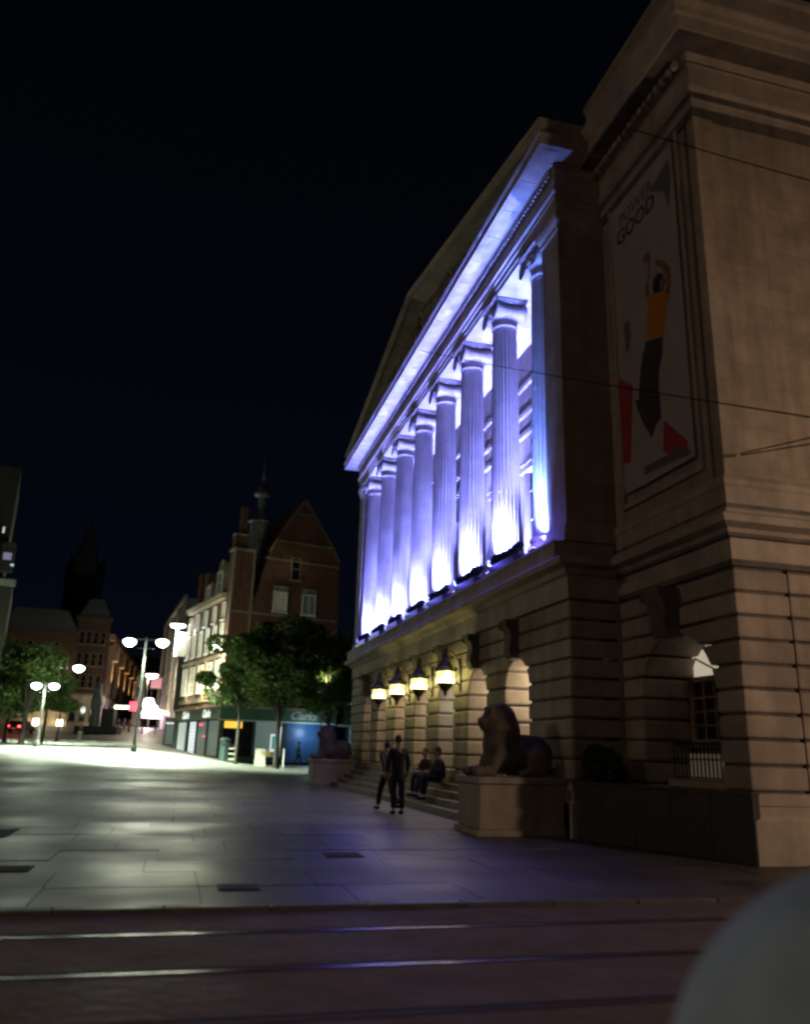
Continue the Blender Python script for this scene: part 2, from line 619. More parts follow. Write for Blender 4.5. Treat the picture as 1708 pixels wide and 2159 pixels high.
# side strips of the pavement beyond the individually laid slabs
MB().box(-120, -9.2, 8.9, 17.7, -0.3, 0.0).build('outer_paving', M['plaza'], pav)
MB().box(12.05, 120, 8.9, 17.7, -0.3, 0.0).build('outer_paving', M['plaza'], pav)
mb = MB()
for (x0_, x1_, y0_, y1_) in ((-3.9, -2.55, 15.0, 16.3), (0.55, 1.0, 9.7, 10.1), (2.2, 2.75, 12.4, 12.9), (-2.2, -1.6, 11.2, 11.7)):
    g_ = MB().box(x0_, x1_, y0_, y1_, -0.02, 0.007)
    o = tag(g_.build('drain_cover', M['groove']), {-3.9: 'large dark drain grating at the left edge of the slab paving', 0.55: 'small dark inspection cover nearest the kerb', 2.2: 'small dark inspection cover out in the middle of the slabs', -2.2: 'small dark inspection cover left of centre in the slabs'}[x0_], 'cover', 'metal covers set in the paving')
    n_ = int((y1_ - y0_) / 0.12)
    for q in range(n_):
        MB().box(x0_ + 0.05, x1_ - 0.05, y0_ + 0.04 + q * 0.12, y0_ + 0.09 + q * 0.12, 0.007, 0.012).build('bar', M['dullsteel'], o)
kb = thing('kerb', None, None)
kb['kind'] = 'structure'
k0 = MB().box(0.006, 0.994, 8.67, 8.86, -0.3, 0.012).build('kerb_stone', M['kerb'], kb, bevel=0.012)
k0.location.x = -9
for i in range(1, 21):
    o = dup(k0, kb)
    o.location.x = -9 + i
for i, y in enumerate((7.73, 6.5, 5.35)):
    tr = MB()
    tr.box(-90, 90, y - 0.022, y + 0.022, -0.2, -0.022)
    o = tr.build('tram_rail', M['steel'] if i < 2 else M['dullsteel'], kind='structure')
    MB().box(-90, 90, y + 0.04, y + 0.085, -0.2, -0.026).build('rail_groove', M['groove'], o)
    MB().box(-90, 90, y + 0.09, y + 0.11, -0.2, -0.023).build('rail_lip', M['dullsteel'], o)

# ------------------------------------------------------------------ council house
CH = thing('council_house', 'huge pale stone civic building with purple-lit Ionic portico and pediment on the right', 'building', (0, 0, 0))
WX, WY = 8.55, 11.27           # facade plane of the wing, near corner
PX, PY0, PY1 = 7.40, 15.0, 37.45   # portico front plane
FAR = 41.3
path = [(34, FAR), (WX, FAR), (WX, PY1), (PX, PY1), (PX, PY0), (WX, PY0), (WX, WY), (34, WY)]
path_out = path[::-1]   # travelling so that outward is on the left
JT = [0.83 + 0.21] + [1.04 + 0.392 * i for i in range(1, 10)]   # joints 1.04 .. 4.57
# plinth (all round, only where not covered by steps)
sweep(path_out, [(0, 0), (0.10, 0), (0.10, 0.62), (0.05, 0.70), (0.05, 0.83), (-0.4, 0.83), (-0.4, 0)], 'plinth', M['stone'], CH)
sweep(path_out, [(0.0, 0.832), (0.03, 0.84), (0.03, 1.01), (0, 1.02), (-0.4, 1.02), (-0.4, 0.832)], 'plinth_course', M['stone'], CH)
# frieze band, ledge, pedestal zone
sweep(path_out, [(-0.5, 4.60), (0.02, 4.60), (0.02, 5.06), (0.10, 5.10), (0.16, 5.2), (0.34, 5.26), (0.36, 5.38), (0.30, 5.43), (-0.5, 5.43)], 'string_course', M['stone'], CH)
sweep([(WX, PY0), (WX, WY), (34, WY)][::-1], [(-0.6, 5.432), (0.12, 5.432), (0.12, 5.55), (0.06, 5.6), (0.06, 5.95), (0.10, 6.0), (0.10, 6.08), (0.02, 6.2), (-0.6, 6.2)], 'wing_pedestal_moulding', M['stone'], CH)


def arc_edge(c, hw, zs, z, side):
    if z <= zs:
        return c + side * hw
    t = hw * hw - (z - zs) ** 2
    return c + side * (sqrt(t) if t > 0 else 0)


def pier_blocks(y0, y1, x0, x1, left=None, right=None, skip=()):
    """courses between y0..y1; left/right = (arch centre, half width, spring) of the opening on that side"""
    for ci in range(9):
        z0, z1 = JT[ci] + 0.022, JT[ci + 1] - 0.022
        zz = [z0 + (z1 - z0) * k / 4 for k in range(5)]
        lo, hi = [], []
        for z in zz:
            lo.append(y0 if left is None else arc_edge(left[0], left[1], left[2], z, +1) if z > left[2] else y0)
            hi.append(y1 if right is None else arc_edge(right[0], right[1], right[2], z, -1) if z > right[2] else y1)
        g = 0.006
        if max(abs(a - b) for a in lo for b in lo) < 1e-6 and max(abs(a - b) for a in hi for b in hi) < 1e-6:
            poly = [(lo[0] + g, z0), (hi[0] - g, z0), (hi[0] - g, z1), (lo[0] + g, z1)]
        else:
            poly = [(l + g, z) for l, z in zip(lo, zz)][::-1] + [(h - g, z) for h, z in zip(hi, zz)]
        mb = MB()
        v = []
        n = len(poly)
        for X in (x0 + random.uniform(-0.006, 0.006), x1):
            for p in poly:
                v.append((X, p[0], p[1]))
        f = [tuple(range(n)), tuple(range(n, 2 * n))[::-1]] + [(i, n + i, n + (i + 1) % n, (i + 1) % n) for i in range(n)]
        mb.add(v, f)
        mb.build('stone_block', M['block'], CH, bevel=0.05, seg=2)


NB = 7
A0, PITCHY, OW = 17.15, 2.7, 1.4
ZS = 2.95
arches = [(A0 + PITCHY * k + OW / 2, OW / 2, ZS) for k in range(NB)]
pier_blocks(PY0, arches[0][0] - OW / 2, PX, 8.5, None, arches[0])
for k in range(NB - 1):
    pier_blocks(arches[k][0] + OW / 2, arches[k + 1][0] - OW / 2, PX, 8.2, arches[k], arches[k + 1])
pier_blocks(arches[-1][0] + OW / 2, PY1, PX, 8.5, arches[-1], None)
# joint backing (recessed core of each pier, seen as dark joints)
core = MB()
edges = [PY0 + 0.06] + sum([[a[0] - OW / 2 - 0.06, a[0] + OW / 2 + 0.06] for a in arches], []) + [PY1 - 0.06]
for a, b in zip(edges[0::2], edges[1::2]):
    core.box(PX + 0.06, 8.15, a, b, 0.84, 4.6)
for a in arches:
    pts = []
    for k in range(13):
        t = pi * k / 12
        pts.append((a[0] + (OW / 2 + 0.06) * cos(t), ZS + (OW / 2 + 0.06) * sin(t)))
    poly = [(a[0] - OW / 2 - 0.07, 4.6), (a[0] - OW / 2 - 0.07, ZS)] + pts[::-1][0:] + [(a[0] + OW / 2 + 0.07, ZS), (a[0] + OW / 2 + 0.07, 4.6)]
    v = [(X, p[0], p[1]) for X in (PX + 0.06, 8.15) for p in poly]
    n = len(poly)
    core.add(v, [tuple(range(n)), tuple(range(n, 2 * n))[::-1]] + [(i, n + i, n + (i + 1) % n, (i + 1) % n) for i in range(n)])
core.build('pier_core', M['soot_shade'], CH)
# wing ground floor: near pier, far pier, side wall
wa = (13.15, 1.15, 2.55)
pier_blocks(WY, 12.0, WX, 9.6, None, wa)
pier_blocks(14.3, PY0 - 0.0, WX, 9.6, wa, None)
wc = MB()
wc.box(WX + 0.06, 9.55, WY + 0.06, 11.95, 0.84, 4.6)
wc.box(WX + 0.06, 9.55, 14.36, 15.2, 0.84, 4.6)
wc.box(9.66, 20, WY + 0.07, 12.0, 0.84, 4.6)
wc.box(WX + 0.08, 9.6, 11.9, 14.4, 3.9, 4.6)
wc.build('wall_core', M['soot_shade'], CH)
for ci in range(9):
    z0, z1 = JT[ci] + 0.022, JT[ci + 1] - 0.022
    for (xa, xb) in ((9.606, 10.8), (10.812, 12.2), (12.212, 13.6)):
        sh = 0.0
        MB().box(xa, xb, WY + random.uniform(-0.005, 0.005), 11.9, z0, z1).build('stone_block', M['block'], CH, bevel=0.05, seg=2)
# window recess of the wing
MB().box(9.72, 9.9, 11.9, 14.4, 0.83, 4.6).build('recess_wall', M['soot_shade'], CH)
win = MB()
for (a, b) in ((12.0, 12.12), (13.1, 13.2), (14.18, 14.3)):
    win.box(9.58, 9.66, a, b, 1.78, 3.6)
win.box(9.57, 9.67, 12.0, 14.3, 2.93, 3.03)
win.box(9.57, 9.67, 12.0, 14.3, 1.72, 1.86)
wf = win.build('window_frame', M['trim'], CH)
gb = MB()
for z in (2.1, 2.36, 2.62):
    gb.box(9.6, 9.64, 12.12, 14.18, z, z + 0.03)
for y in (12.5, 12.85, 13.5, 13.85):
    gb.box(9.6, 9.64, y, y + 0.03, 1.86, 2.93)
gb.build('glazing_bar', M['trim'], wf)
MB().box(9.645, 9.66, 12.12, 14.18, 1.86, 2.93).build('pane', M['glass'], wf)
fl = MB()
fl.box(9.645, 9.66, 12.0, 14.3, 3.03, 3.75)
fl.build('fanlight', M['e_fan'], wf)
fl = MB()
for a in (30, 60, 90, 120, 150):
    fl.tube([(9.63, 13.15, 3.0), (9.63, 13.15 + 1.1 * cos(radians(a)), 3.0 + 0.8 * sin(radians(a)))], 0.02, 4)
fl.build('fanlight_bar', M['trim'], wf)
MB().box(9.0, 9.7, 12.0, 14.3, 1.0, 1.12).build('window_sill', M['stone'], CH)
# iron balcony grille under the window
gr = MB()
gr.box(9.16, 9.2, 12.0, 14.3, 1.74, 1.8)
gr.box(9.16, 9.2, 12.0, 14.3, 1.48, 1.51)
gr.box(9.16, 9.2, 12.0, 14.3, 1.16, 1.19)
for k in range(20):
    gr.box(9.17, 9.19, 12.05 + k * 0.118, 12.07 + k * 0.118, 1.16, 1.76)
gr.build('iron_grille', M['iron'], CH)
MB().box(9.5, 9.52, 12.0, 14.3, 1.14, 1.6).build('area_window', M['e_blind'], CH)


def keystone(yc, z0, z1, x, w, d):
    n = 10
    poly = []
    for k in range(n + 1):
        t = k / n
        z = z0 + (z1 - z0) * t
        bulge = d * (0.55 + 0.45 * t) + 0.05 * sin(t * pi * 2.5)
        poly.append((x - bulge, z))
    poly += [(x + 0.1, z1), (x + 0.1, z0)]
    mb = MB()
    for k, (ww) in enumerate((w,)):
        v = []
        for s_ in (-1, 1):
            for (X, z) in poly:
                t = (z - z0) / (z1 - z0)
                v.append((X, yc + s_ * ww / 2 * (0.72 + 0.28 * t), z))
        m_ = len(poly)
        mb.add(v, [tuple(range(m_)), tuple(range(m_, 2 * m_))[::-1]] + [(i, m_ + i, m_ + (i + 1) % m_, (i + 1) % m_) for i in range(m_)])
    for s_ in (-1, 1):
        mb.lathe([(0.02, -0.03), (0.09, -0.025), (0.10, 0.0), (0.09, 0.025), (0.02, 0.03)], 12, (x - d * 0.85, yc + s_ * w / 2 * 0.98, z1 - 0.12), axis=1)
    return mb.build('keystone', M['soot_shade'], CH, bevel=0.01)


for a in arches:
    keystone(a[0], 3.62, 4.52, PX, 0.46, 0.30)
keystone(13.15, 3.62, 4.5, WX, 0.62, 0.42)
# loggia inside the arcade
lg = MB()
lg.box(9.7, 9.9, 15.2, 37.2, 0.8, 4.6)
lg.box(8.5, 9.7, 15.06, 16.2, 0.8, 4.6)
lg.box(8.5, 9.7, 36.2, 37.3, 0.8, 4.6)
lg.build('loggia_wall', M['stone'], CH)
MB().box(7.4, 9.8, 15.1, 37.3, 4.62, 4.9).build('loggia_ceiling', M['stone'], CH)
MB().box(7.36, 9.9, 15.1, 37.35, 0.4, 0.85).build('loggia_floor', M['step'], CH)
dr = MB()
for a in arches:
    dr.box(9.64, 9.7, a[0] - 0.55, a[0] + 0.55, 0.85, 3.3)
dr.build('loggia_door', M['iron'], CH)
# steps
for k in range(5):
    MB().box(6.30 + 0.265 * k, 6.30 + 0.265 * (k + 1) + 0.02, 16.95, 35.5, -0.1, 0.17 * (k + 1)).build('step', M['step'], CH, bevel=0.012)
MB().box(7.30, 7.42, 15.05, 37.4, 0.0, 0.845).build('step', M['step'], CH)

# --- portico upper storey
ZF, ZC = 5.8, 13.85
sweep([(PX, PY0), (PX, PY1)], [(-2.4, 5.432), (0.30, 5.432), (0.30, 5.72), (0.33, 5.74), (0.33, 5.8), (-2.4, 5.8)], 'balcony_floor', M['stone'], CH)
# end piers
for (a, b) in ((PY0, 15.92), (36.58, PY1)):
    e = MB()
    e.box(PX, 9.4, a, b, 6.25, 13.35)
    e.build('end_pier', M['ashlar'], CH)
    sweep([(9.4, b), (PX, b), (PX, a), (9.4, a)][::-1], [(-0.3, 5.801), (0.1, 5.801), (0.1, 5.98), (0.05, 6.02), (0.08, 6.1), (0.03, 6.18), (0.0, 6.251), (-0.3, 6.251)], 'pier_base', M['stone'], CH)
    sweep([(9.4, b), (PX, b), (PX, a), (9.4, a)][::-1], [(-0.3, 13.349), (0.0, 13.349), (0.03, 13.4), (0.03, 13.5), (0.08, 13.6), (0.10, 13.72), (0.10, 13.848), (-0.3, 13.848)], 'pier_capital', M['stone'], CH)
# back wall and ceiling of the porch
bw = MB()
bw.box(9.4, 9.7, 11.5, 40.5, 5.43, 14.0)
bw.build('porch_wall', M['stone'], CH)
MB().box(8.2, 9.5, 15.4, 37.0, 13.86, 14.1).build('porch_ceiling', M['column'], CH)
for z, d in ((12.5, 0.10), (11.55, 0.12), (10.9, 0.10), (6.4, 0.08)):
    MB().box(9.4 - d, 9.4, 15.92, 36.58, z, z + 0.14).build('wall_moulding', M['stone'], CH)
cols = [16.63 + 2.745 * k for k in range(8)]
wfr = wpa = None
for k in range(7):
    yc = (cols[k] + cols[k + 1]) / 2
    if wfr is None:
        f = MB()
        f.box(9.2, 9.4, -0.72, -0.55, 6.3, 9.6)
        f.box(9.2, 9.4, 0.55, 0.72, 6.3, 9.6)
        f.box(9.15, 9.4, -0.85, 0.85, 9.6, 9.8)
        f.prism([(9.12, 9.8), (9.4, 9.8), (9.4, 9.86), (9.12, 9.86)], 1, -0.9, 0.9)
        f.add([(9.14, -0.85, 9.86), (9.14, 0.85, 9.86), (9.14, 0, 10.3), (9.4, -0.85, 9.86), (9.4, 0.85, 9.86), (9.4, 0, 10.3)], [(0, 2, 1), (3, 4, 5), (0, 3, 5, 2), (1, 2, 5, 4), (0, 1, 4, 3)])
        for z in (7.2, 8.1, 9.0):
            f.box(9.33, 9.39, -0.55, 0.55, z, z + 0.05)
        f.box(9.33, 9.39, -0.03, 0.03, 6.3, 9.6)
        wfr = f.build('porch_window', M['column'], CH)
        wpa = MB().box(9.36, 9.398, -0.55, 0.55, 6.3, 9.6).build('pane', M['glass'], wfr)
        wfr.location.y = yc
    else:
        c = dup(wfr, CH)
        c.location.y = yc
        dup(wpa, c)

# --- columns
NF, SPF = 24, 4
ZB0, ZB1, ZN = 5.8, 6.30, 13.12
CXC = 7.80


def shaft():
    rings = []
    z = ZB1
    step = 0.92
    zs = []
    drums = [ZB1 + 0.0] + [ZB1 + step * i for i in range(1, 8)]
    for i in range(41):
        zs.append((ZB1 + (ZN - ZB1) * i / 40, 0))
    for d in drums[1:]:
        zs += [(d - 0.012, 0), (d, 1), (d + 0.012, 0)]
    zs = sorted(set(zs))
    mb = MB()
    seg = NF * SPF
    for (z, j) in zs:
        t = (z - ZB1) / (ZN - ZB1)
        R = 0.405 - 0.065 * t ** 1.6
        for i in range(seg):
            a = 2 * pi * i / seg
            ph = (i % SPF) / SPF
            fl_ = 0.030 * sin(pi * ph) if 0.012 < t < 0.985 else 0
            r = R - fl_ - (0.008 if j else 0)
            mb.v.append(Vector((r * cos(a), r * sin(a), z)))
    for k in range(len(zs) - 1):
        for i in range(seg):
            j = (i + 1) % seg
            mb.f.append((k * seg + i, k * seg + j, (k + 1) * seg + j, (k + 1) * seg + i))
    return mb


def capital():
    mb = MB()
    # necking and egg band
    mb.lathe([(0.345, 13.05), (0.375, 13.08), (0.375, 13.12), (0.345, 13.15), (0.345, 13.30), (0.375, 13.33), (0.42, 13.42), (0.43, 13.48), (0.36, 13.52)], 32)
    for k in range(20):
        a = 2 * pi * k / 20
        mb.ell((0.41 * cos(a), 0.41 * sin(a), 13.41), (0.035, 0.035, 0.055), seg=6, rings=4)
    # bolsters along x
    for s in (-1, 1):
        prof = []
        for k in range(11):
            x = -0.43 + 0.86 * k / 10
            q = abs(x / 0.43)
            prof.append((0.145 + 0.095 * q ** 2.2 - (0.012 if k in (4, 6) else 0), x))
        mb.lathe(prof, 18, (0, s * 0.37, 13.49), axis=0)
        for f in (-1, 1):
            # volute spiral ridges
            for ring, rr in enumerate((0.235, 0.165, 0.10)):
                pr = []
                mb.lathe([(rr - 0.025, 0.43), (rr - 0.012, 0.455), (rr + 0.008, 0.455), (rr + 0.012, 0.43)] if f > 0 else [(rr - 0.025, -0.43), (rr - 0.012, -0.455), (rr + 0.008, -0.455), (rr + 0.012, -0.43)], 20, (0, s * 0.37, 13.49), axis=0, caps=False)
            mb.ell((f * 0.44, s * 0.37, 13.49), (0.03, 0.045, 0.045), seg=8, rings=6)
    for f in (-1, 1):
        mb.box(min(f * 0.40, f * 0.455), max(f * 0.40, f * 0.455), -0.37, 0.37, 13.60, 13.72)
        # garland drop between the volutes
        mb.ell((f * 0.44, 0, 13.52), (0.04, 0.10, 0.09), seg=8, rings=6)
    mb.box(-0.41, 0.41, -0.40, 0.40, 13.52, 13.72)
    mb.box(-0.47, 0.47, -0.52, 0.52, 13.72, 13.78)
    mb.box(-0.50, 0.50, -0.55, 0.55, 13.78, 13.848)
    return mb


def base():
    mb = MB()
    mb.box(-0.55, 0.55, -0.55, 0.55, 5.801, 5.93)
    mb.lathe([(0.50, 5.93), (0.54, 5.96), (0.55, 6.01), (0.52, 6.06), (0.46, 6.08), (0.44, 6.12), (0.455, 6.16), (0.49, 6.18), (0.50, 6.22), (0.47, 6.26), (0.425, 6.28), (0.41, 6.305)], 32)
    return mb


sh = shaft().build('column', M['column'], CH, smooth=False)
cp = capital().build('capital', M['column'], sh)
bs = base().build('column_base', M['column'], sh, smooth=False)
sh.location = (CXC, cols[0], 0)
for y in cols[1:]:
    c = dup(sh, CH)
    c.location = (CXC, y, 0)
    dup(cp, c)
    dup(bs, c)

# --- entablature of the portico (front and both returns)
pe = [(9.6, PY0 + 0.1), (PX + 0.1, PY0 + 0.1), (PX + 0.1, PY1 - 0.1), (9.6, PY1 - 0.1)]
pe = [(9.6, PY0), (PX, PY0), (PX, PY1), (9.6, PY1)]


def rev(p):
    return p[::-1]


arch_prof = [(-0.8, 13.85), (0.04, 13.85), (0.04, 14.0), (0.07, 14.01), (0.07, 14.17), (0.11, 14.18), (0.11, 14.30), (0.16, 14.34), (0.16, 14.38), (-0.8, 14.38)]
sweep(pe, arch_prof, 'architrave', M['stone'], CH)
sweep(pe, [(-0.8, 14.381), (0.09, 14.381), (0.09, 14.80), (-0.8, 14.80)], 'frieze', M['stone'], CH)
sweep(pe, [(-0.8, 14.801), (0.11, 14.801), (0.11, 15.0), (0.2, 15.02), (0.2, 15.049), (-0.8, 15.049)], 'bed_moulding', M['stone'], CH)
OUT = 0.74
corn = [(-0.8, 15.05), (OUT - 0.06, 15.05), (OUT - 0.06, 15.03), (OUT, 15.03), (OUT, 15.24), (OUT + 0.03, 15.25), (OUT + 0.05, 15.33), (-0.8, 15.36)]
sweep(pe, corn, 'cornice', M['column'], CH)
dn = MB().box(PX - 0.20, PX - 0.10, 0, 0.085, 14.83, 14.995).build('dentil', M['column'], CH)
ND = 150
for k in range(ND):
    o = dn if k == 0 else dup(dn, CH)
    o.location.y = PY0 + 0.03 + k * (PY1 - PY0 - 0.12) / (ND - 1)
# soffit slabs of the cornice (joint lines)
for k in range(20):
    a = PY0 - 0.6 + k * 1.18
    MB().box(PX - 0.66, PX - 0.215, a + 0.012, a + 1.165, 15.036, 15.0495).build('soffit_slab', M['column'], CH)
# pediment: tympanum, raking cornice, roof
YM = (PY0 + PY1) / 2
ya, yb = PY0 - OUT, PY1 + OUT
AP = 17.75
ty = MB()
ty.add([(PX - 0.02, ya + 0.3, 15.36), (PX - 0.02, yb - 0.3, 15.36), (PX - 0.02, YM, AP - 0.1), (PX + 0.6, ya + 0.3, 15.36), (PX + 0.6, yb - 0.3, 15.36), (PX + 0.6, YM, AP - 0.1)],
       [(0, 2, 1), (3, 4, 5), (0, 3, 5, 2), (1, 2, 5, 4), (0, 1, 4, 3)])
ty.build('tympanum', M['block'], CH)
for s, y_end in ((1, ya), (-1, yb)):
    prof = [(9.3, 0.0), (PX - 0.10, 0.0), (PX - 0.10, 0.10), (PX - 0.60, 0.16), (PX - 0.60, 0.12), (PX - 0.66, 0.12), (PX - 0.66, 0.28), (PX - 0.72, 0.30), (PX - 0.76, 0.40), (9.3, 0.44)]
    v = []
    for (y, z) in ((y_end, 15.37), (YM, AP)):
        for (x, dz) in prof:
            v.append((x, y, z + dz))
    n = len(prof)
    mb = MB().add(v, [tuple(range(n)), tuple(range(n, 2 * n))[::-1]] + [(i, (i + 1) % n, n + (i + 1) % n, n + i) for i in range(n)])
    mb.build('raking_cornice', M['stone'], CH)
rf = MB()
rf.add([(9.3, ya, 15.5), (9.3, yb, 15.5), (9.3, YM, AP + 0.44), (16, ya, 15.5), (16, yb, 15.5), (16, YM, AP + 0.44)], [(0, 1, 2), (3, 5, 4), (0, 2, 5, 3), (1, 4, 5, 2), (0, 3, 4, 1)])
rf.build('portico_roof', M['slate'], CH)

# pediment sculpture: standing, leaning and seated figures in the round
fig = []
for v_ in range(3):
    random.seed(40 + v_)
    mb = MB()
    lean = (-0.18, 0.0, 0.2)[v_]
    mb.ell((0, lean * 0.2, 0.32), (0.15, 0.17, 0.36), seg=10, rings=8)
    mb.ell((0, lean * 0.6, 0.75), (0.14, 0.19, 0.26), seg=10, rings=8)
    mb.ell((-0.02, lean, 1.12), (0.09, 0.085, 0.12), seg=10, rings=8)
    mb.ell((-0.02, lean * 0.9, 0.98), (0.06, 0.06, 0.08), seg=8, rings=6)
    for s in (-1, 1):
        up_ = (0.25 if v_ == 0 and s == 1 else -0.25)
        mb.tube([(0, lean * 0.7 + s * 0.18, 0.9), (-0.08, lean * 0.7 + s * 0.32, 0.9 + up_ * 0.6), (-0.14, lean * 0.7 + s * 0.30, 0.9 + up_ * 1.5)], [0.065, 0.055, 0.045], 7)
        mb.tube([(0, s * 0.09, 0.5), (-0.12 if v_ == 1 else -0.03, s * 0.12, 0.25), (-0.06, s * 0.13, 0.0)], [0.10, 0.08, 0.06], 7)
    mb.ell((0.02, 0.12, 0.2), (0.12, 0.2, 0.26), seg=8, rings=6)
    o = mb.build('pediment_figure', M['column'], CH, remesh=0.035)
    fig.append(o)
k = 0
for i in range(21):
    t = (i - 10) / 10.0
    y = YM + t * 8.9
    hz = (AP - 15.45) * (1 - abs(y - YM) / (YM - ya)) * 0.86
    if hz < 0.42:
        hz = 0.42
    s_ = min(1.5, hz / 1.2)
    o = fig[i % 3] if i < 3 else dup(fig[i % 3], CH)
    o.location = (PX - 0.28, y, 15.37)
    o.scale = (1, 1.1, s_)
    o.rotation_euler = (0, 0, (0.0, 0.35, -0.3, 0.1)[i % 4])

# --- wing upper storey
uw = MB()
uw.box(WX + 0.02, 9.45, 11.62, PY0 - 0.01, 6.2, 13.86)          # facade slab
uw.build('wing_wall', M['ashlar'], CH)
uw = MB()
uw.box(9.002, 34, WY + 0.055, 12.6, 6.2, 13.86)                 # side wall face
uw.box(9.75, 34, 12.6, FAR - 0.5, 5.43, 13.84)
uw.build('side_wall', M['ashlar'], CH)
MB().box(WX + 0.0, 9.0, WY, 11.52, 6.2, 13.86).build('corner_pilaster', M['ashlar'], CH, bevel=0.01)
MB().box(WX + 0.14, 9.2, 11.5, 11.66, 6.2, 13.86).build('pilaster_reveal', M['granite'], CH)  # shade of the recess put in as a dark colour
# panel frame around the banner
pf = MB()
for (a, b, c, d) in ((11.78, 11.88, 6.55, 13.75), (14.5, 14.6, 6.55, 13.75)):
    pf.box(WX - 0.05, WX + 0.03, a, b, c, d)
pf.box(WX - 0.05, WX + 0.03, 11.78, 14.6, 6.45, 6.56)
pf.build('panel_frame', M['stone'], CH)
# wing ashlar courses of the side wall: faint joints as thin recessed lines
# entablature of the wing
we = [(34, WY), (WX, WY), (WX, PY0 + 0.0)]
weo = we
we = weo[::-1]
sweep(we[::-1], [(-0.5, 13.87), (0.03, 13.87), (0.03, 14.02), (0.07, 14.03), (0.07, 14.2), (0.14, 14.26), (0.14, 14.33), (-0.5, 14.33)], 'wing_architrave', M['stone'], CH)
sweep(we[::-1], [(-0.5, 14.331), (0.05, 14.331), (0.05, 14.84), (0.10, 14.86), (0.16, 15.0), (0.2, 15.05), (-0.5, 15.05)], 'wing_frieze', M['stone'], CH)
sweep(we[::-1], [(-0.5, 15.051), (0.62, 15.051), (0.62, 15.02), (0.68, 15.02), (0.68, 15.30), (0.74, 15.34), (0.76, 15.46), (0.84, 15.56), (0.84, 15.64), (-0.5, 15.7)], 'wing_cornice', M['stone'], CH)
sweep(we[::-1], [(-0.5, 15.65), (0.36, 15.65), (0.36, 15.9), (0.28, 15.95), (0.28, 16.85), (0.36, 16.9), (0.36, 17.05), (-0.5, 17.05)], 'parapet', M['stone'], CH)
wp = we[::-1]  # dark strips colour in the shade below cornice, architrave and ledge
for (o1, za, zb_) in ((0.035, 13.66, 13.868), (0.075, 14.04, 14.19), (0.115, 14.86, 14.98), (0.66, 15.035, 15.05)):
    sweep(wp, [(-0.3, za), (o1, za), (o1, zb_), (-0.3, zb_)], 'shade_course', M['soot_shade'], CH)
sweep(wp, [(-0.3, 5.07), (0.115, 5.07), (0.125, 5.19), (-0.3, 5.19)], 'shade_course', M['soot_shade'], CH)
sweep(wp, [(-0.3, 5.555), (0.075, 5.555), (0.07, 5.66), (-0.3, 5.66)], 'shade_course', M['soot_shade'], CH)
sweep(wp, [(-0.3, 4.602), (0.03, 4.602), (0.03, 4.70), (-0.3, 4.70)], 'shade_course', M['soot_shade'], CH)
dn2 = MB().box(WX - 0.3, WX - 0.19, 0, 0.13, 14.87, 15.0).build('dentil', M['stone'], CH)
for k in range(17):
    o = dn2 if k == 0 else dup(dn2, CH)
    o.location.y = WY + 0.05 + k * 0.215
MB().box(9.3, 34, WY + 0.4, FAR - 1, 13.9, 15.7).build('attic_core', M['stone'], CH)
MB().box(9.95, 34, 12.7, FAR - 1, 0, 13.9).build('body_core', M['soot_shade'], CH)
# far wing (beyond the portico)
MB().box(WX, 9.8, PY1, FAR, 0.8, 15.5).build('far_wing_wall', M['stone'], CH)

# ------------------------------------------------------------------ uplighting on the balcony
PUR = (0.11, 0.16, 1.0)
LAV = (0.19, 0.22, 1.0)
fl0 = None
for k, y in enumerate(cols):
    t = thing('floodlight', 'small floodlight at the foot of the %s portico column from the right' % ('first', 'second', 'third', 'fourth', 'fifth', 'sixth', 'seventh', 'eighth')[k],
              'floodlight', (7.15, y - 0.42, 5.8), 0, 'uplights at the column feet')
    if fl0 is None:
        h = MB().box(-0.05, 0.05, -0.12, 0.12, 0.0, 0.09).build('housing', M['iron'], t, bevel=0.01)
        ln = MB().box(-0.042, 0.042, -0.11, 0.11, 0.091, 0.096).build('lens', emat('led_lens', (0.6, 0.55, 1.0), 6), t)
        fl0 = (h, ln)
    else:
        for q in fl0:
            dup(q, t)
    c = (PUR, (0.16, 0.15, 1.0))[k % 2] if k not in (0, 6) else (0.09, 0.20, 1.0)
    light('SPOT', (0.03, 0, 0.12), 7500 * (1, 1.15, 1, 0.9, 1, 0.95, 1, 1)[k], c, t, 0.05, (0.30, 0.30 if k else 0.6, 4.2), 40 if k else 30, 0.8, 'led_beam')
    light('SPOT', (0.22, -0.22, 0.12), 17000, LAV if k else (0.16, 0.24, 1.0), t, 0.14, (0.62, 0.42, 2.7), 64, 1.0, 'led_spill')
    light('POINT', (-0.10, 0.0, 0.36), 40, (0.14, 0.11, 1.0), t, 0.08, name='paving_fill')  # extra point off the lens, added to wash the paving purple
for k in range(7):
    y = (cols[k] + cols[k + 1]) / 2
    t = thing('porch_floodlight', 'floodlight behind the portico columns, in bay %s from the right' % ('one', 'two', 'three', 'four', 'five', 'six', 'seven')[k],
              'floodlight', (8.75, y, 5.8), 0, 'uplights on the porch floor')
    for q in fl0:
        dup(q, t)
    light('SPOT', (0, 0, 0.12), 13000, LAV, t, 0.06, (0.12, 0, 4), 75, 0.9, 'led_beam')
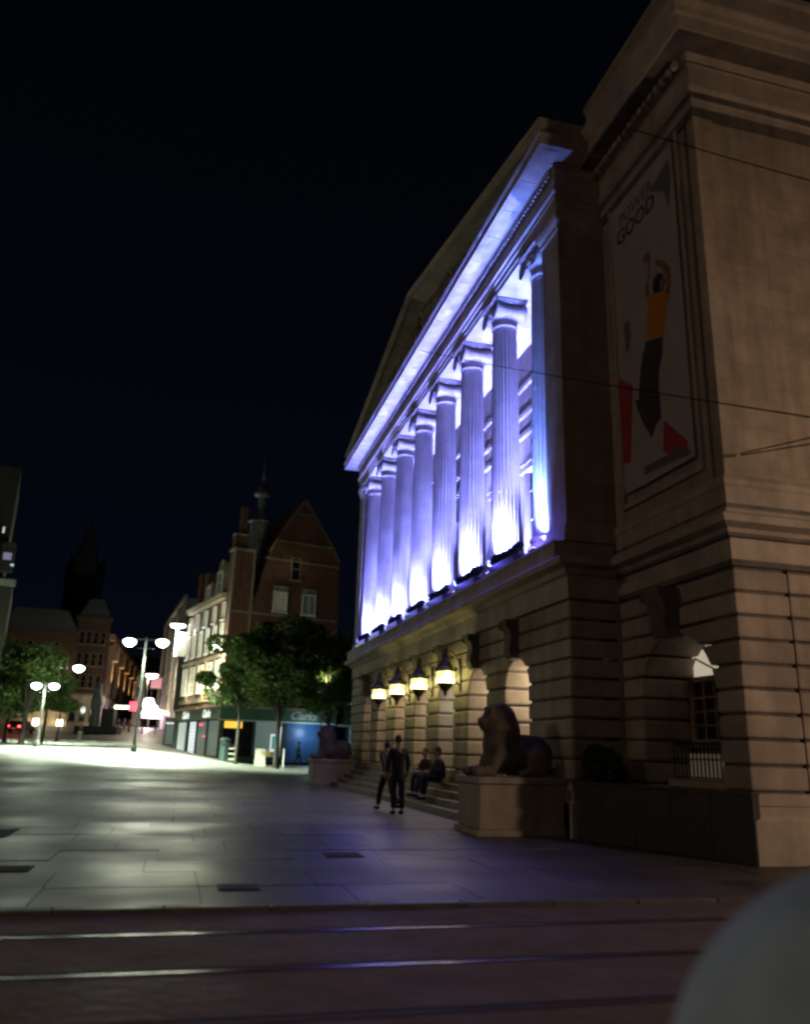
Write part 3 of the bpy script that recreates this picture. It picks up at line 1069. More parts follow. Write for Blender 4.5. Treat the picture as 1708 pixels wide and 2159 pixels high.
# inside lamps behind the arcade
for k, a in enumerate(arches[:7]):
    t = thing('loggia_lamp', 'glowing lamp inside arcade opening %s from the right' % ('one', 'two', 'three', 'four', 'five', 'six', 'seven')[k], 'lamp', (8.62, a[0] - 0.1, 4.0), 0, 'lamps inside the arcade')
    MB().lathe([(0.03, 0.62), (0.03, 0.2), (0.12, 0.16), (0.14, 0.06)], 12).build('fitting', M['iron'], t)
    MB().ell((0, 0, 0), (0.11, 0.11, 0.1)).build('globe', M['e_lampwarm'], t, smooth=True)
    light('POINT', (0.0, 0, -0.6), (150, 110, 70, 90, 75, 55, 40)[k], (1.0, 0.80, 0.56) if k != 2 else (0.95, 0.92, 0.82), t, 0.12)

# ------------------------------------------------------------------ planters along the balcony edge
def leaf_cloud(n, rx, ry, rz, size, seed, flat=0.0, clumps=None):
    random.seed(seed)
    mb = MB()
    cl = clumps or [((0, 0, 0), 1.0)]
    for i in range(n):
        (cx, cy, cz), cr = random.choice(cl)
        while True:
            p = Vector((random.uniform(-1, 1), random.uniform(-1, 1), random.uniform(-1, 1)))
            if 0.15 < p.length < 1:
                break
        p = p.normalized() * (p.length ** 0.5)
        c = Vector((cx + p.x * rx * cr, cy + p.y * ry * cr, cz + p.z * rz * cr))
        s = size * random.uniform(0.6, 1.3)
        a = Vector((random.uniform(-1, 1), random.uniform(-1, 1), random.uniform(-0.6, 0.6))).normalized()
        b = a.cross(Vector((random.uniform(-1, 1), random.uniform(-1, 1), random.uniform(-1, 1)))).normalized()
        mb.add([c - a * s, c - b * s * 0.55, c + a * s, c + b * s * 0.55], [(0, 1, 2, 3)])
    return mb


tr0 = fo0 = None
for k in range(7):
    y = (cols[k] + cols[k + 1]) / 2
    t = thing('planter', 'dark planted trough on the balcony edge between columns %s from the right' % ('one and two', 'two and three', 'three and four', 'four and five', 'five and six', 'six and seven', 'seven and eight')[k],
              'planter', (7.2, y, 5.8), 0, 'planters on the balcony edge')
    if tr0 is None:
        tr0 = MB().box(-0.11, 0.11, -0.8, 0.8, 0, 0.2).build('trough', M['iron'], t, bevel=0.01)
        fo0 = leaf_cloud(900, 0.16, 0.95, 0.22, 0.055, 5, clumps=[((0, yy, 0.30 + 0.08 * random.random()), 0.55) for yy in (-0.65, -0.3, 0.05, 0.4, 0.7)]).build('foliage', M['leafdark'], t)
    else:
        dup(tr0, t)
        f = dup(fo0, t)
        f.rotation_euler = (0, 0, pi * (k % 2))
# shrub behind the low wall
t = thing('shrub', 'dark bushy shrub growing behind the low wall beside the nearer lion', 'plant', (7.85, 14.65, 0))
leaf_cloud(2600, 0.42, 0.42, 0.42, 0.06, 9, clumps=[((0, 0, 1.25), 1), ((0.1, 0.1, 1.0), 0.9), ((-0.15, 0, 1.45), 0.6)]).build('foliage', M['leafdark'], t)
MB().tube([(0, 0, 0), (0.02, 0, 0.9), (0, 0.05, 1.4)], [0.05, 0.04, 0.02]).build('stem', M['bark'], t)

# low dark wall from the corner to the lion
v0, v1 = Vector((8.50, 11.17)), Vector((7.42, 15.02))
d = (v1 - v0).normalized()
nrm = Vector((-d.y, d.x))
t = thing('low_wall', 'low dark granite wall running from the lion pedestal to the building corner', 'wall', (v0.x, v0.y, 0), atan2(d.y, d.x))
L = (v1 - v0).length
xx = 0.0
i = 0
while xx < L - 0.01:
    x2 = min(L, xx + 0.8)
    MB().box(xx + 0.004, x2 - 0.004, -0.10, 0.06, 0.0, 0.98).build('wall_panel', M['granite'], t, bevel=0.006)
    xx = x2
MB().box(0.0, L, -0.12, 0.075, 0.98, 1.04).build('coping', M['granite'], t, bevel=0.008)

# ------------------------------------------------------------------ lantern brackets
def lantern(y, label):
    t = thing('wall_lantern', label, 'lantern', (6.95, y, 3.33), 0, 'lanterns along the arcade')
    g = MB()
    g.prism([(0.26 * cos(a), 0.26 * sin(a)) for a in [pi / 8 + pi / 4 * k for k in range(8)]], 2, 0.12, 0.31)
    g.build('lamp_glass', M['e_lantern'], t)
    g = MB()
    g.prism([(0.262 * cos(a), 0.262 * sin(a)) for a in [pi / 8 + pi / 4 * k for k in range(8)]], 2, 0.0, 0.118)
    g.build('lower_glass', M['e_lantern2'], t)
    for k in range(8):
        a = pi / 8 + pi / 4 * k
        f = MB()
        f.tube([(0.265 * cos(a), 0.265 * sin(a), 0.0), (0.265 * cos(a), 0.265 * sin(a), 0.31)], 0.005, 4)
        f.build('frame_bar', M['iron'], t)
    f = MB()
    f.lathe([(0.28, 0.312), (0.29, 0.34), (0.22, 0.40), (0.23, 0.45), (0.16, 0.54), (0.08, 0.62), (0.10, 0.68), (0.03, 0.95)], 8)
    for k in range(8):
        a = pi / 4 * k
        f.lathe([(0.03, 0.0), (0.02, 0.08), (0.0, 0.14)], 5, (0.31 * cos(a), 0.31 * sin(a), 0.34), caps=False)
    f.build('crown', M['iron'], t)
    f = MB()
    f.lathe([(0.25, -0.004), (0.22, -0.03), (0.17, -0.10), (0.10, -0.19), (0.05, -0.24), (0.06, -0.28), (0.0, -0.38)], 10)
    f.build('finial', M['iron'], t)
    f = MB()
    f.tube([(0.44, 0, 0.30), (0.40, 0, 0.62), (0.20, 0, 0.86), (0.0, 0, 0.93)], [0.03, 0.03, 0.025, 0.02])
    f.tube([(0.44, 0, -0.1), (0.36, 0, 0.0), (0.25, 0, 0.0)], 0.02)
    f.box(0.40, 0.44, -0.07, 0.07, -0.2, 0.7)
    f.build('bracket', M['iron'], t)
    light('POINT', (-0.02, -0.42, 0.2), 14, (1.0, 0.86, 0.28), t, 0.08)
    light('POINT', (0.1, 0.42, 0.2), 12, (1.0, 0.86, 0.28), t, 0.08)
    return t


for y, lb in ((21.85, 'nearest of the four glowing octagonal lanterns on the arcade piers'), (24.55, 'second nearest of the four glowing octagonal lanterns on the arcade piers'),
              (27.25, 'third nearest of the four glowing octagonal lanterns on the arcade piers'), (29.95, 'farthest of the four glowing octagonal lanterns on the arcade piers')):
    lantern(y, lb)


# ------------------------------------------------------------------ lions
def lion(loc, label):
    t = thing('stone_lion', label, 'statue', loc, 0, 'lions flanking the steps')
    mb = MB()
    E = mb.ell
    # lion couchant facing -x, chest and head raised
    E((0.55, 0, 0.42), (0.62, 0.36, 0.36))
    E((1.05, 0, 0.42), (0.38, 0.42, 0.42))           # haunch
    E((0.80, 0, 0.56), (0.45, 0.30, 0.30))
    E((0.12, 0, 0.62), (0.34, 0.38, 0.58))           # chest
    E((0.16, 0, 0.95), (0.38, 0.40, 0.42))           # mane
    E((0.22, 0, 1.18), (0.33, 0.35, 0.30))
    E((0.36, 0, 0.88), (0.30, 0.34, 0.46))
    E((0.02, 0, 1.16), (0.26, 0.26, 0.26))           # head
    mb.box(-0.12, 0.34, -0.22, 0.22, 1.12, 1.42)      # flat stylised brow
    E((-0.20, 0, 1.08), (0.16, 0.15, 0.13))          # muzzle
    E((-0.30, 0, 1.12), (0.06, 0.09, 0.06))
    E((-0.18, 0, 0.96), (0.12, 0.11, 0.07))
    for s in (-1, 1):
        E((0.16, s * 0.24, 1.40), (0.07, 0.06, 0.08))
        E((-0.16, s * 0.12, 1.20), (0.05, 0.045, 0.04))
        mb.tube([(0.10, s * 0.24, 0.55), (-0.06, s * 0.27, 0.28), (-0.12, s * 0.27, 0.12)], [0.17, 0.14, 0.12], 10)
        mb.tube([(-0.08, s * 0.27, 0.10), (-0.42, s * 0.27, 0.09)], [0.12, 0.11], 10)
        E((-0.46, s * 0.27, 0.09), (0.15, 0.13, 0.10))
        E((0.95, s * 0.36, 0.32), (0.32, 0.16, 0.30))
        mb.tube([(1.1, s * 0.38, 0.12), (0.62, s * 0.42, 0.09)], [0.12, 0.09], 8)
        E((0.56, s * 0.42, 0.08), (0.13, 0.1, 0.08))
    mb.tube([(1.38, 0, 0.3), (1.5, 0.2, 0.1), (1.2, 0.5, 0.07), (0.8, 0.55, 0.07)], [0.06, 0.05, 0.05, 0.07], 8)
    o = mb.build('lion_figure', M['lion'], t, remesh=0.03)
    o.location = (0.52, 0, 1.06)
    o.scale = (0.88, 1.0, 0.96)
    p = MB()
    p.box(-0.04, 1.94, -0.70, 0.70, 0.94, 1.06)
    p.box(0.02, 1.88, -0.63, 0.63, 0.12, 0.94)
    p.box(-0.05, 1.92, -0.69, 0.69, 0.0, 0.12)
    p.build('pedestal', M['stone'], t, bevel=0.012)
    return t


lion((5.55, 15.9, 0), 'nearer stone lion, lying head up on its pedestal beside the steps')
lion((5.5, 36.3, 0), 'farther stone lion, a small rounded silhouette at the far end of the steps')

# ------------------------------------------------------------------ banner
BX = WX - 0.06
bt = thing('banner', 'tall hanging banner with a leaping dancer in orange top on pale ground', 'banner', (BX, 0, 0))
BY0, BY1, BZ0, BZ1 = 11.95, 14.42, 6.75, 13.6
MB().box(-0.012, 0.03, BY0, BY1, BZ0, BZ1).build('sheet', M['vinyl'], bt)


def flat(pts, m, dx=0.016, name='print'):
    """flat print on the banner: pts in (across from left edge 0..1, up 0..1)"""
    v = [(-dx, BY1 - (BY1 - BY0) * a, BZ0 + (BZ1 - BZ0) * b) for a, b in pts]
    return mesh_obj(name, v, [tuple(range(len(v)))], m, bt)


flat([(0.0, 0.10), (0.12, 0.09), (0.22, 0.33), (0.0, 0.39)], M['p_red'])
flat([(0.60, 0.065), (0.64, 0.155), (0.93, 0.052), (0.93, 0.03), (0.77, 0.018)], M['p_red'])
flat([(0.32, 0.026), (0.32, 0.052), (0.88, 0.044), (0.97, 0.012)], M['p_grey'], 0.019)
flat([(0.66, 0.915), (0.95, 0.955), (0.975, 0.88), (0.91, 0.788), (0.86, 0.86)], M['p_grey'])
flat([(0.46, 0.435), (0.40, 0.40), (0.35, 0.355), (0.31, 0.30), (0.30, 0.265), (0.60, 0.245), (0.62, 0.308), (0.68, 0.35), (0.71, 0.405)], M['p_navy'], 0.019)
flat([(0.24, 0.275), (0.61, 0.25), (0.61, 0.165), (0.53, 0.155), (0.46, 0.123), (0.33, 0.195)], M['p_navy'], 0.021)
flat([(0.47, 0.44), (0.49, 0.49), (0.53, 0.53), (0.50, 0.578), (0.56, 0.572), (0.63, 0.562), (0.74, 0.545), (0.84, 0.515), (0.78, 0.48), (0.74, 0.44), (0.72, 0.405)], M['p_orange'], 0.022)
flat([(0.50, 0.578), (0.50, 0.61), (0.55, 0.64), (0.57, 0.69), (0.60, 0.69), (0.58, 0.64), (0.55, 0.61), (0.56, 0.572)], M['p_skin'], 0.020)
flat([(0.84, 0.515), (0.88, 0.56), (0.87, 0.60), (0.80, 0.635), (0.70, 0.665), (0.66, 0.655), (0.76, 0.62), (0.81, 0.585), (0.80, 0.545), (0.76, 0.53)], M['p_skin'], 0.020)
flat([(0.50, 0.70), (0.50, 0.72), (0.58, 0.72), (0.62, 0.695), (0.56, 0.685)], M['p_skin'], 0.022)
flat([(0.63, 0.562), (0.61, 0.585), (0.63, 0.61), (0.70, 0.618), (0.77, 0.60), (0.80, 0.57), (0.76, 0.545)], M['hair'], 0.024)
flat([(0.71, 0.555), (0.72, 0.585), (0.77, 0.59), (0.79, 0.565), (0.76, 0.548)], M['p_skin'], 0.026)
flat([(0.12, 0.547), (0.15, 0.56), (0.21, 0.555), (0.24, 0.51), (0.20, 0.46), (0.14, 0.451), (0.13, 0.50)], M['p_grey'], 0.018)


def text(s, size, m, parent, loc, rot, extr=0.0, name='lettering', shear=0.0, align='CENTER', bold=0.0):
    c = bpy.data.curves.new(name, 'FONT')
    c.body = s
    c.size = size
    c.extrude = extr
    c.shear = shear
    c.offset = bold
    c.align_x = align
    c.materials.append(m)
    o = bpy.data.objects.new(name, c)
    COL.objects.link(o)
    me_ = bpy.data.meshes.new_from_object(o)
    bpy.data.objects.remove(o)
    me_.materials.clear()
    me_.materials.append(m)
    o = bpy.data.objects.new(name, me_)
    COL.objects.link(o)
    o.parent = parent
    o.location = loc
    o.rotation_euler = rot
    return o


TR = (pi / 2, 0, -pi / 2)
text('POWER', 0.40, M['p_grey'], bt, (-0.018, BY1 - 1.04, BZ0 + 6.26), TR, 0.001, bold=0.008)
text('GOOD', 0.50, M['p_navy'], bt, (-0.018, BY1 - 1.0, BZ0 + 5.82), TR, 0.001, bold=0.012)

# ------------------------------------------------------------------ overhead wires
def ray(x, y):
    return (fwd * F_ + rgt * (x - CX_) - upv * (y - CY_)).normalized()


def wire(a, b, ext, label, sag=0.0):
    a, b = Vector(a), Vector(b)
    e = b + (b - a) * ext
    pts = []
    for k in range(25):
        t = k / 24
        p = a.lerp(e, t)
        p.z -= sag * 4 * t * (1 - t)
        pts.append(p)
    return tag(MB().tube(pts, 0.011, 5).build('span_wire', M['wire']), label, 'cable', 'tramway span wires')


def at(x, y, X=None, Y=None):
    r = ray(x, y)
    t = (X / r.x) if X is not None else (Y / r.y)
    return EYEV + r * t


wire(at(832, 727, X=6.62), at(1708, 862, Y=8.0), 0.35, 'long thin wire crossing the lit columns from pediment to right edge', 0.15)
wire(at(1320, 268, X=8.15), at(1708, 375, Y=8.6), 0.6, 'thin wire high across the top of the banner wall', 0.05)
pw = at(1562, 956, Y=11.2)
wire(pw, at(1708, 923, Y=9.0), 1.2, 'upper of the two short wires fixed by the building corner', 0.0)
wire(pw + Vector((0, 0, -0.03)), at(1708, 936, Y=9.0), 1.2, 'lower of the two short wires fixed by the building corner', 0.0)

# ------------------------------------------------------------------ people
def rot_z(p, a):
    return Vector((p[0] * cos(a) - p[1] * sin(a), p[0] * sin(a) + p[1] * cos(a), p[2]))


def skin_mesh(name, pts, edges, radii, m, parent, sub=1, root=0):
    me = bpy.data.meshes.new(name)
    me.from_pydata([tuple(p) for p in pts], edges, [])
    me.materials.append(m)
    o = bpy.data.objects.new(name, me)
    COL.objects.link(o)
    o.parent = parent
    md = o.modifiers.new('skin', 'SKIN')
    md.use_smooth_shade = True
    for i, r in enumerate(radii):
        sv = me.skin_vertices[0].data[i]
        sv.radius = (r, r) if not isinstance(r, tuple) else r
        sv.use_root = (i == root)
    if sub:
        sb = o.modifiers.new('sub', 'SUBSURF')
        sb.levels = sub
        sb.render_levels = sub
    return o


POSE_STAND = dict(hip=0.93, hips=[(0.09, 0, 0.90), (-0.09, 0, 0.90)], knees=[(0.10, -0.02, 0.50), (-0.10, 0.02, 0.50)], ankles=[(0.10, 0.04, 0.09), (-0.10, 0.06, 0.09)],
                  sh=1.44, elbows=[(0.25, 0.02, 1.16), (-0.25, 0.02, 1.16)], wrists=[(0.26, -0.06, 0.92), (-0.26, -0.06, 0.92)], lean=0.0)
POSE_WALK = dict(hip=0.92, hips=[(0.09, 0, 0.89), (-0.09, 0, 0.89)], knees=[(0.09, -0.22, 0.52), (-0.09, 0.05, 0.48)], ankles=[(0.09, -0.30, 0.10), (-0.09, 0.42, 0.17)],
                 sh=1.43, elbows=[(0.24, 0.14, 1.17), (-0.24, -0.10, 1.17)], wrists=[(0.25, 0.22, 0.95), (-0.24, -0.26, 0.98)], lean=-0.05)
POSE_SIT = dict(hip=0.10, hips=[(0.10, -0.02, 0.10), (-0.10, -0.02, 0.10)], knees=[(0.15, -0.42, 0.22), (-0.14, -0.42, 0.20)], ankles=[(0.14, -0.50, -0.24), (-0.12, -0.46, -0.24)],
                sh=0.58, elbows=[(0.26, -0.12, 0.34), (-0.26, -0.14, 0.34)], wrists=[(0.10, -0.36, 0.30), (-0.10, -0.36, 0.30)], lean=-0.10)


def person(loc, rz, label, pose, top, legs, hair, scale=1.0, coat=False, fingers=True, group=None, cap=False):
    """faces -y before rotation"""
    t = thing('person', label, 'person', loc, rz, group)
    t.scale = (scale,) * 3
    ln = pose['lean']
    hp, shz = pose['hip'], pose['sh']
    pelvis = Vector((0, 0, hp))
    waist = Vector((0, ln * 0.4, hp + (shz - hp) * 0.35))
    chest = Vector((0, ln * 0.8, hp + (shz - hp) * 0.75))
    neck = Vector((0, ln, shz + 0.06))
    hb = Vector((0, ln - 0.02, shz + 0.15))
    ht = Vector((0, ln - 0.03, shz + 0.24))
    pts = [pelvis, waist, chest, neck, hb, ht]
    rad = [0.13, 0.12, 0.14, 0.055, 0.075, 0.085]
    ed = [(0, 1), (1, 2), (2, 3), (3, 4), (4, 5)]
    for s in (0, 1):
        k = len(pts)
        sg = 1 if s == 0 else -1
        pts += [Vector((sg * 0.17, ln * 0.9, shz - 0.02)), Vector(pose['elbows'][s]), Vector(pose['wrists'][s])]
        rad += [0.055, 0.042, 0.030]
        ed += [(2, k), (k, k + 1), (k + 1, k + 2)]
        k = len(pts)
        pts += [Vector(pose['hips'][s]), Vector(pose['knees'][s]), Vector(pose['ankles'][s]), Vector(pose['ankles'][s]) + Vector((0, -0.15, -0.055))]
        rad += [0.085, 0.055, 0.04, 0.035]
        ed += [(0, k), (k, k + 1), (k + 1, k + 2), (k + 2, k + 3)]
    body = skin_mesh('body', pts, ed, rad, M['skin'], t)
    # face and hands
    fc = MB()
    hc = Vector((0, ln - 0.035, shz + 0.20))
    fc.ell(hc, (0.075, 0.095, 0.12), seg=14, rings=10)
    fc.ell(hc + Vector((0, -0.10, -0.015)), (0.014, 0.022, 0.024), seg=8, rings=6)
    fc.ell(hc + Vector((0, -0.085, -0.06)), (0.026, 0.012, 0.009), seg=8, rings=6)
    for s in (-1, 1):
        fc.ell(hc + Vector((s * 0.078, 0.01, -0.01)), (0.012, 0.022, 0.03), seg=8, rings=6)
    hd = fc.build('head', M['skin'], t, smooth=True)
    ey = MB()
    for s in (-1, 1):
        ey.ell(hc + Vector((s * 0.030, -0.086, 0.012)), (0.011, 0.008, 0.006), seg=8, rings=6)
    ey.build('eyes', M['hair'], hd)
    hr = MB()
    hr.ell(hc + Vector((0, 0.018, 0.035)), (0.086, 0.10, 0.105), seg=14, rings=10)
    if hair == 'long':
        hr.ell(hc + Vector((0, 0.06, -0.08)), (0.095, 0.06, 0.17), seg=12, rings=8)
    if cap:
        hr.ell(hc + Vector((0, -0.06, 0.075)), (0.07, 0.11, 0.018), seg=12, rings=6)
    hr.build('cap' if cap else 'hair', M['hair_red'] if hair == 'red' else M['hair'], t, smooth=True)
    for s in (0, 1):
        w_ = Vector(pose['wrists'][s])
        d_ = (w_ - Vector(pose['elbows'][s])).normalized()
        a_ = Vector((0, 1, 0)) if abs(d_.y) < 0.7 else Vector((1, 0, 0))
        a_ = (a_ - d_ * a_.dot(d_)).normalized()
        c_ = d_.cross(a_)
        hm = MB()
        hm.tube([w_ - d_ * 0.02, w_ + d_ * 0.03, w_ + d_ * 0.09], [0.026, 0.036, 0.034], 8)
        for fi, (o_, ln_) in enumerate(((-0.028, 0.062), (-0.010, 0.072), (0.010, 0.068), (0.028, 0.052))):
            p0 = w_ + d_ * 0.085 + a_ * o_
            hm.tube([p0, p0 + d_ * ln_ * 0.5 + c_ * 0.006, p0 + d_ * ln_ * 0.85 + c_ * 0.026], [0.0095, 0.0085, 0.007], 6)
        p0 = w_ + d_ * 0.03 - a_ * 0.03
        hm.tube([p0, p0 + d_ * 0.035 - a_ * 0.025, p0 + d_ * 0.065 - a_ * 0.03], [0.011, 0.010, 0.008], 6)
        hm.build('hand', M['skin'], t, smooth=True)
    # clothing
    pts2 = [pelvis + Vector((0, 0, -0.05)), waist, chest, neck - Vector((0, 0, 0.03))]
    rad2 = [(0.175, 0.14), (0.165, 0.14), (0.20, 0.155), 0.075]
    ed2 = [(0, 1), (1, 2), (2, 3)]
    for s in (0, 1):
        sg = 1 if s == 0 else -1
        k = len(pts2)
        wv = Vector(pose['wrists'][s])
        ev = Vector(pose['elbows'][s])
        pts2 += [Vector((sg * 0.19, ln * 0.9, shz - 0.03)), ev, ev.lerp(wv, 0.93)]
        rad2 += [0.075, 0.06, 0.045]
        ed2 += [(2, k), (k, k + 1), (k + 1, k + 2)]
    if coat:
        k = len(pts2)
        kz = (Vector(pose['knees'][0]) + Vector(pose['knees'][1])) / 2
        pts2 += [pelvis.lerp(kz, 0.55)]
        rad2 += [(0.20, 0.19)]
        ed2 += [(0, k)]
    skin_mesh('coat' if coat else 'jacket', pts2, ed2, rad2, M[top], t)
    for s in (0, 1):
        h_, k_, a2 = Vector(pose['hips'][s]), Vector(pose['knees'][s]), Vector(pose['ankles'][s])
        tr_ = skin_mesh('trouser_leg', [h_ + Vector((0, 0, 0.03)), k_, a2 + Vector((0, 0, 0.02))], [(0, 1), (1, 2)], [0.11, 0.078, 0.066], M[legs], t)
        sh_ = MB()
        sh_.ell(a2 + Vector((0, -0.06, -0.045)), (0.05, 0.14, 0.045), seg=10, rings=6)
        sh_.build('shoe', M['cloth_black'], t, smooth=True)
    return t


person((5.30, 20.45, 0), radians(188), 'standing figure in a long black coat, the taller of the two walking by the steps', POSE_STAND, 'cloth_black', 'cloth_black', 'short', 1.06, coat=True)
person((5.33, 21.6, 0), radians(200), 'figure in an olive jacket walking just behind the tall black coat', POSE_WALK, 'cloth_olive', 'cloth_black', 'short', 0.98)
person((6.98, 22.15, 0.62), radians(-90), 'person in dark jacket and cap seated on the steps, the right one of the pair', POSE_SIT, 'cloth_navy', 'cloth_black', 'short', 1.12, cap=True)
person((6.98, 23.35, 0.62), radians(-70), 'person with auburn hair seated on the steps, the left one of the pair', POSE_SIT, 'cloth_brown', 'cloth_navy', 'red', 1.08)
px, py = site(629, 66.5)
person((px, py, 0.14), radians(75), 'lone walker in grey jacket passing the blue shutter', POSE_WALK, 'cloth_grey', 'cloth_navy', 'short', 1.0)
px, py = site(166, 94)
person((px, py, ground_z(px, py)), radians(180), 'distant person in black jacket and pale trousers standing out on the lit square', POSE_STAND, 'cloth_black', 'cloth_grey', 'short', 1.03)

# ------------------------------------------------------------------ street lamps on the square
def lamp_double(loc, rz, label, H, half, power, col=(0.80, 1.0, 0.72), hs=0.55, warm=False, cone=104, spill=0.022):
    t = thing('street_lamp', label, 'street lamp', loc, rz, 'street lamps on the square')
    p = MB()
    p.lathe([(0.20, 0), (0.20, 0.25), (0.13, 0.5), (0.10, 1.2), (0.085, 1.25), (0.075, H * 0.6), (0.055, H + 0.3)], 12)
    p.build('post', M['pole'], t, smooth=False)
    a = MB()
    a.box(-half, half, -0.035, 0.035, H + 0.12, H + 0.18)
    a.box(-half * 0.5, half * 0.5, -0.02, 0.02, H - 0.5, H - 0.46)
    a.build('arm', M['pole'], t)
    for s in (-1, 1):
        hd = MB()
        hd.lathe([(hs * 0.3, hs * 0.40), (hs * 0.28, hs * 0.5), (hs * 0.1, hs * 0.56), (0.03, hs * 0.6)], 16, (s * half, 0, H))
        h = hd.build('lamp_head', M['pole'], t)
        g = MB()
        g.lathe([(hs * 0.15, -hs * 0.78), (hs * 0.5, -hs * 0.70), (hs * 0.82, -hs * 0.45), (hs * 0.98, -hs * 0.15), (hs * 1.0, -0.004), (hs * 0.85, hs * 0.2), (hs * 0.5, hs * 0.36), (hs * 0.1, hs * 0.42)], 16, (s * half, 0, H))
        g.build('diffuser', M['e_lampwarm'] if warm else M['e_lamp'], h, smooth=True)
        light('SPOT', (s * half, 0, H - 0.30), power, col, t, 0.25, (s * half, 0, 0), cone, 0.35, 'downlight')
        light('POINT', (s * half, 0, H - 0.42), power * spill, col, t, 0.3)
    return t


x, y = site(283, 57)
lamp_double((x, y, ground_z(x, y)), radians(-14.5), 'tall twin-headed street lamp nearest the middle of the square', 7.4, 1.15, 56000, hs=0.44, cone=128, spill=0.012)
x, y = site(78, 60)
lamp_double((x, y, ground_z(x, y)), radians(-10), 'shorter twin-headed street lamp beside the trees at left', 4.3, 0.62, 8000, hs=0.36, cone=140, spill=0.07)
x, y = site(119, 84)
lamp_double((x, y, ground_z(x, y)), radians(-14.5), 'twin-headed street lamp rising behind the left trees', 7.3, 1.2, 75000, cone=128, spill=0.008)
x, y = site(296, 118)
t = thing('street_lamp', 'single-headed street lamp at the mouth of the side street', 'street lamp', (x, y, ground_z(x, y)), radians(-14.5), 'street lamps on the square')
zl = height(300, 1421, 118) - ground_z(x, y)
MB().lathe([(0.14, 0), (0.1, 1), (0.06, zl)], 10).build('post', M['pole'], t)
MB().lathe([(0.95, 0.0), (0.8, 0.2), (0.1, 0.5)], 14, (0.5, 0, zl)).build('lamp_head', M['pole'], t)
MB().lathe([(0.3, -0.5), (0.8, -0.3), (0.93, -0.01)], 14, (0.5, 0, zl)).build('diffuser', M['e_lampwarm'], t)
light('POINT', (0.5, 0, zl - 0.9), 3200, (1, 0.88, 0.62), t, 0.4)

# ------------------------------------------------------------------ trees
def tree(loc, H, R, label, n, seed, trunk_r=0.16, base=0.42, leaf=0.17, sx=1.0, group='trees on the square'):
    random.seed(seed)
    t = thing('plane_tree', label, 'tree', loc, 0, group)
    tk = MB()
    top = Vector((random.uniform(-0.3, 0.3), random.uniform(-0.3, 0.3), H * 0.72))
    tk.tube([(0, 0, 0), (0.02, 0, 0.3), (0.03, 0.02, H * 0.3), top * 0.8 + Vector((0, 0, H * 0.05)), top], [trunk_r * 1.6, trunk_r, trunk_r * 0.8, trunk_r * 0.5, trunk_r * 0.25], 9)
    clumps = []
    for k in range(26):
        a = random.uniform(0, 2 * pi)
        h = random.uniform(0, 1)
        rr = R * random.uniform(0.25, 0.85) * (1 - 0.35 * abs(h - 0.4))
        c = Vector((cos(a) * rr * sx, sin(a) * rr, H * base + h * H * (0.92 - base)))
        clumps.append((tuple(c), random.uniform(0.45, 1.35)))
        if k < 12:
            s_ = Vector((0.03, 0.02, H * random.uniform(0.28, 0.5)))
            tk.tube([s_, s_.lerp(c, 0.5) + Vector((0, 0, 0.15)), c], [trunk_r * 0.45, trunk_r * 0.25, trunk_r * 0.08], 5)
    tk.build('trunk', M['bark'], t)
    leaf_cloud(int(n * 0.95), R * 0.36, R * 0.36, R * 0.25, leaf, seed + 3, clumps=clumps).build('crown', M['leaf'], t)
    return t


x, y = site(583, 60)
tree((x, y, 0.05), 10.6, 3.9, 'broad dark tree in front of the blue shutter', 15000, 3, 0.2, base=0.46)
x, y = site(499, 61)
tree((x, y, 0.15), 9.8, 3.2, 'dark tree in front of the corner shop with low spreading branches', 12000, 4, 0.15, base=0.47)
x, y = site(690, 62)
tree((x, y, 0.0), 10.4, 3.2, 'dark tree half hidden behind the far lion and the arcade', 9000, 7, 0.14, base=0.42)
x, y = site(44, 66)
tree((x, y, ground_z(x, y)), 7.6, 3.4, 'green tree behind the short twin lamp at left', 12000, 13, 0.2, base=0.36)
x, y = site(8, 72)
tree((x, y, ground_z(x, y)), 8.6, 3.6, 'tree cut by the left edge of the picture', 9000, 17, 0.16, base=0.4)
x, y = site(88, 76)
tree((x, y, ground_z(x, y)), 8.6, 3.2, 'leaning slim tree just right of the short twin lamp', 11000, 23, 0.13, base=0.34)


# ------------------------------------------------------------------ generic building front
def window_set(parent, T, w_, h_, frame, pane, bars=(1, 1), depth=0.12, cache={}):
    key = (round(w_, 2), round(h_, 2), frame.name, pane.name, bars)
    if key not in cache:
        f = MB()
        b = 0.09
        f.box(-w_ / 2, -w_ / 2 + b, -depth, 0.05, 0, h_)
        f.box(w_ / 2 - b, w_ / 2, -depth, 0.05, 0, h_)
        f.box(-w_ / 2 + b, w_ / 2 - b, -depth, 0.05, 0, b)
        f.box(-w_ / 2 + b, w_ / 2 - b, -depth, 0.05, h_ - b, h_)
        f.box(-w_ / 2 - 0.08, w_ / 2 + 0.08, -depth - 0.1, 0.05, -0.12, -0.002)
        for k in range(bars[0]):
            xx_ = -w_ / 2 + w_ * (k + 1) / (bars[0] + 1)
            f.box(xx_ - 0.035, xx_ + 0.035, -0.05, 0.03, b, h_ - b)
        for k in range(bars[1]):
            zz_ = h_ * (k + 1) / (bars[1] + 1)
            f.box(-w_ / 2 + b, w_ / 2 - b, -0.045, 0.028, zz_ - 0.03, zz_ + 0.03)
        fo = f.build('window', frame, parent)
        po = MB().box(-w_ / 2 + 0.05, w_ / 2 - 0.05, -0.02, 0.0, 0.05, h_ - 0.05).build('pane', pane, fo)
        cache[key] = (fo, po)
    else:
        fo0_, po0_ = cache[key]
        fo = dup(fo0_, parent)
        po = dup(po0_, fo)
    fo.matrix_local = T
    return fo


def TT(x, y, z, rz=0):
    return Matrix.Translation((x, y, z)) @ Matrix.Rotation(rz, 4, 'Z')


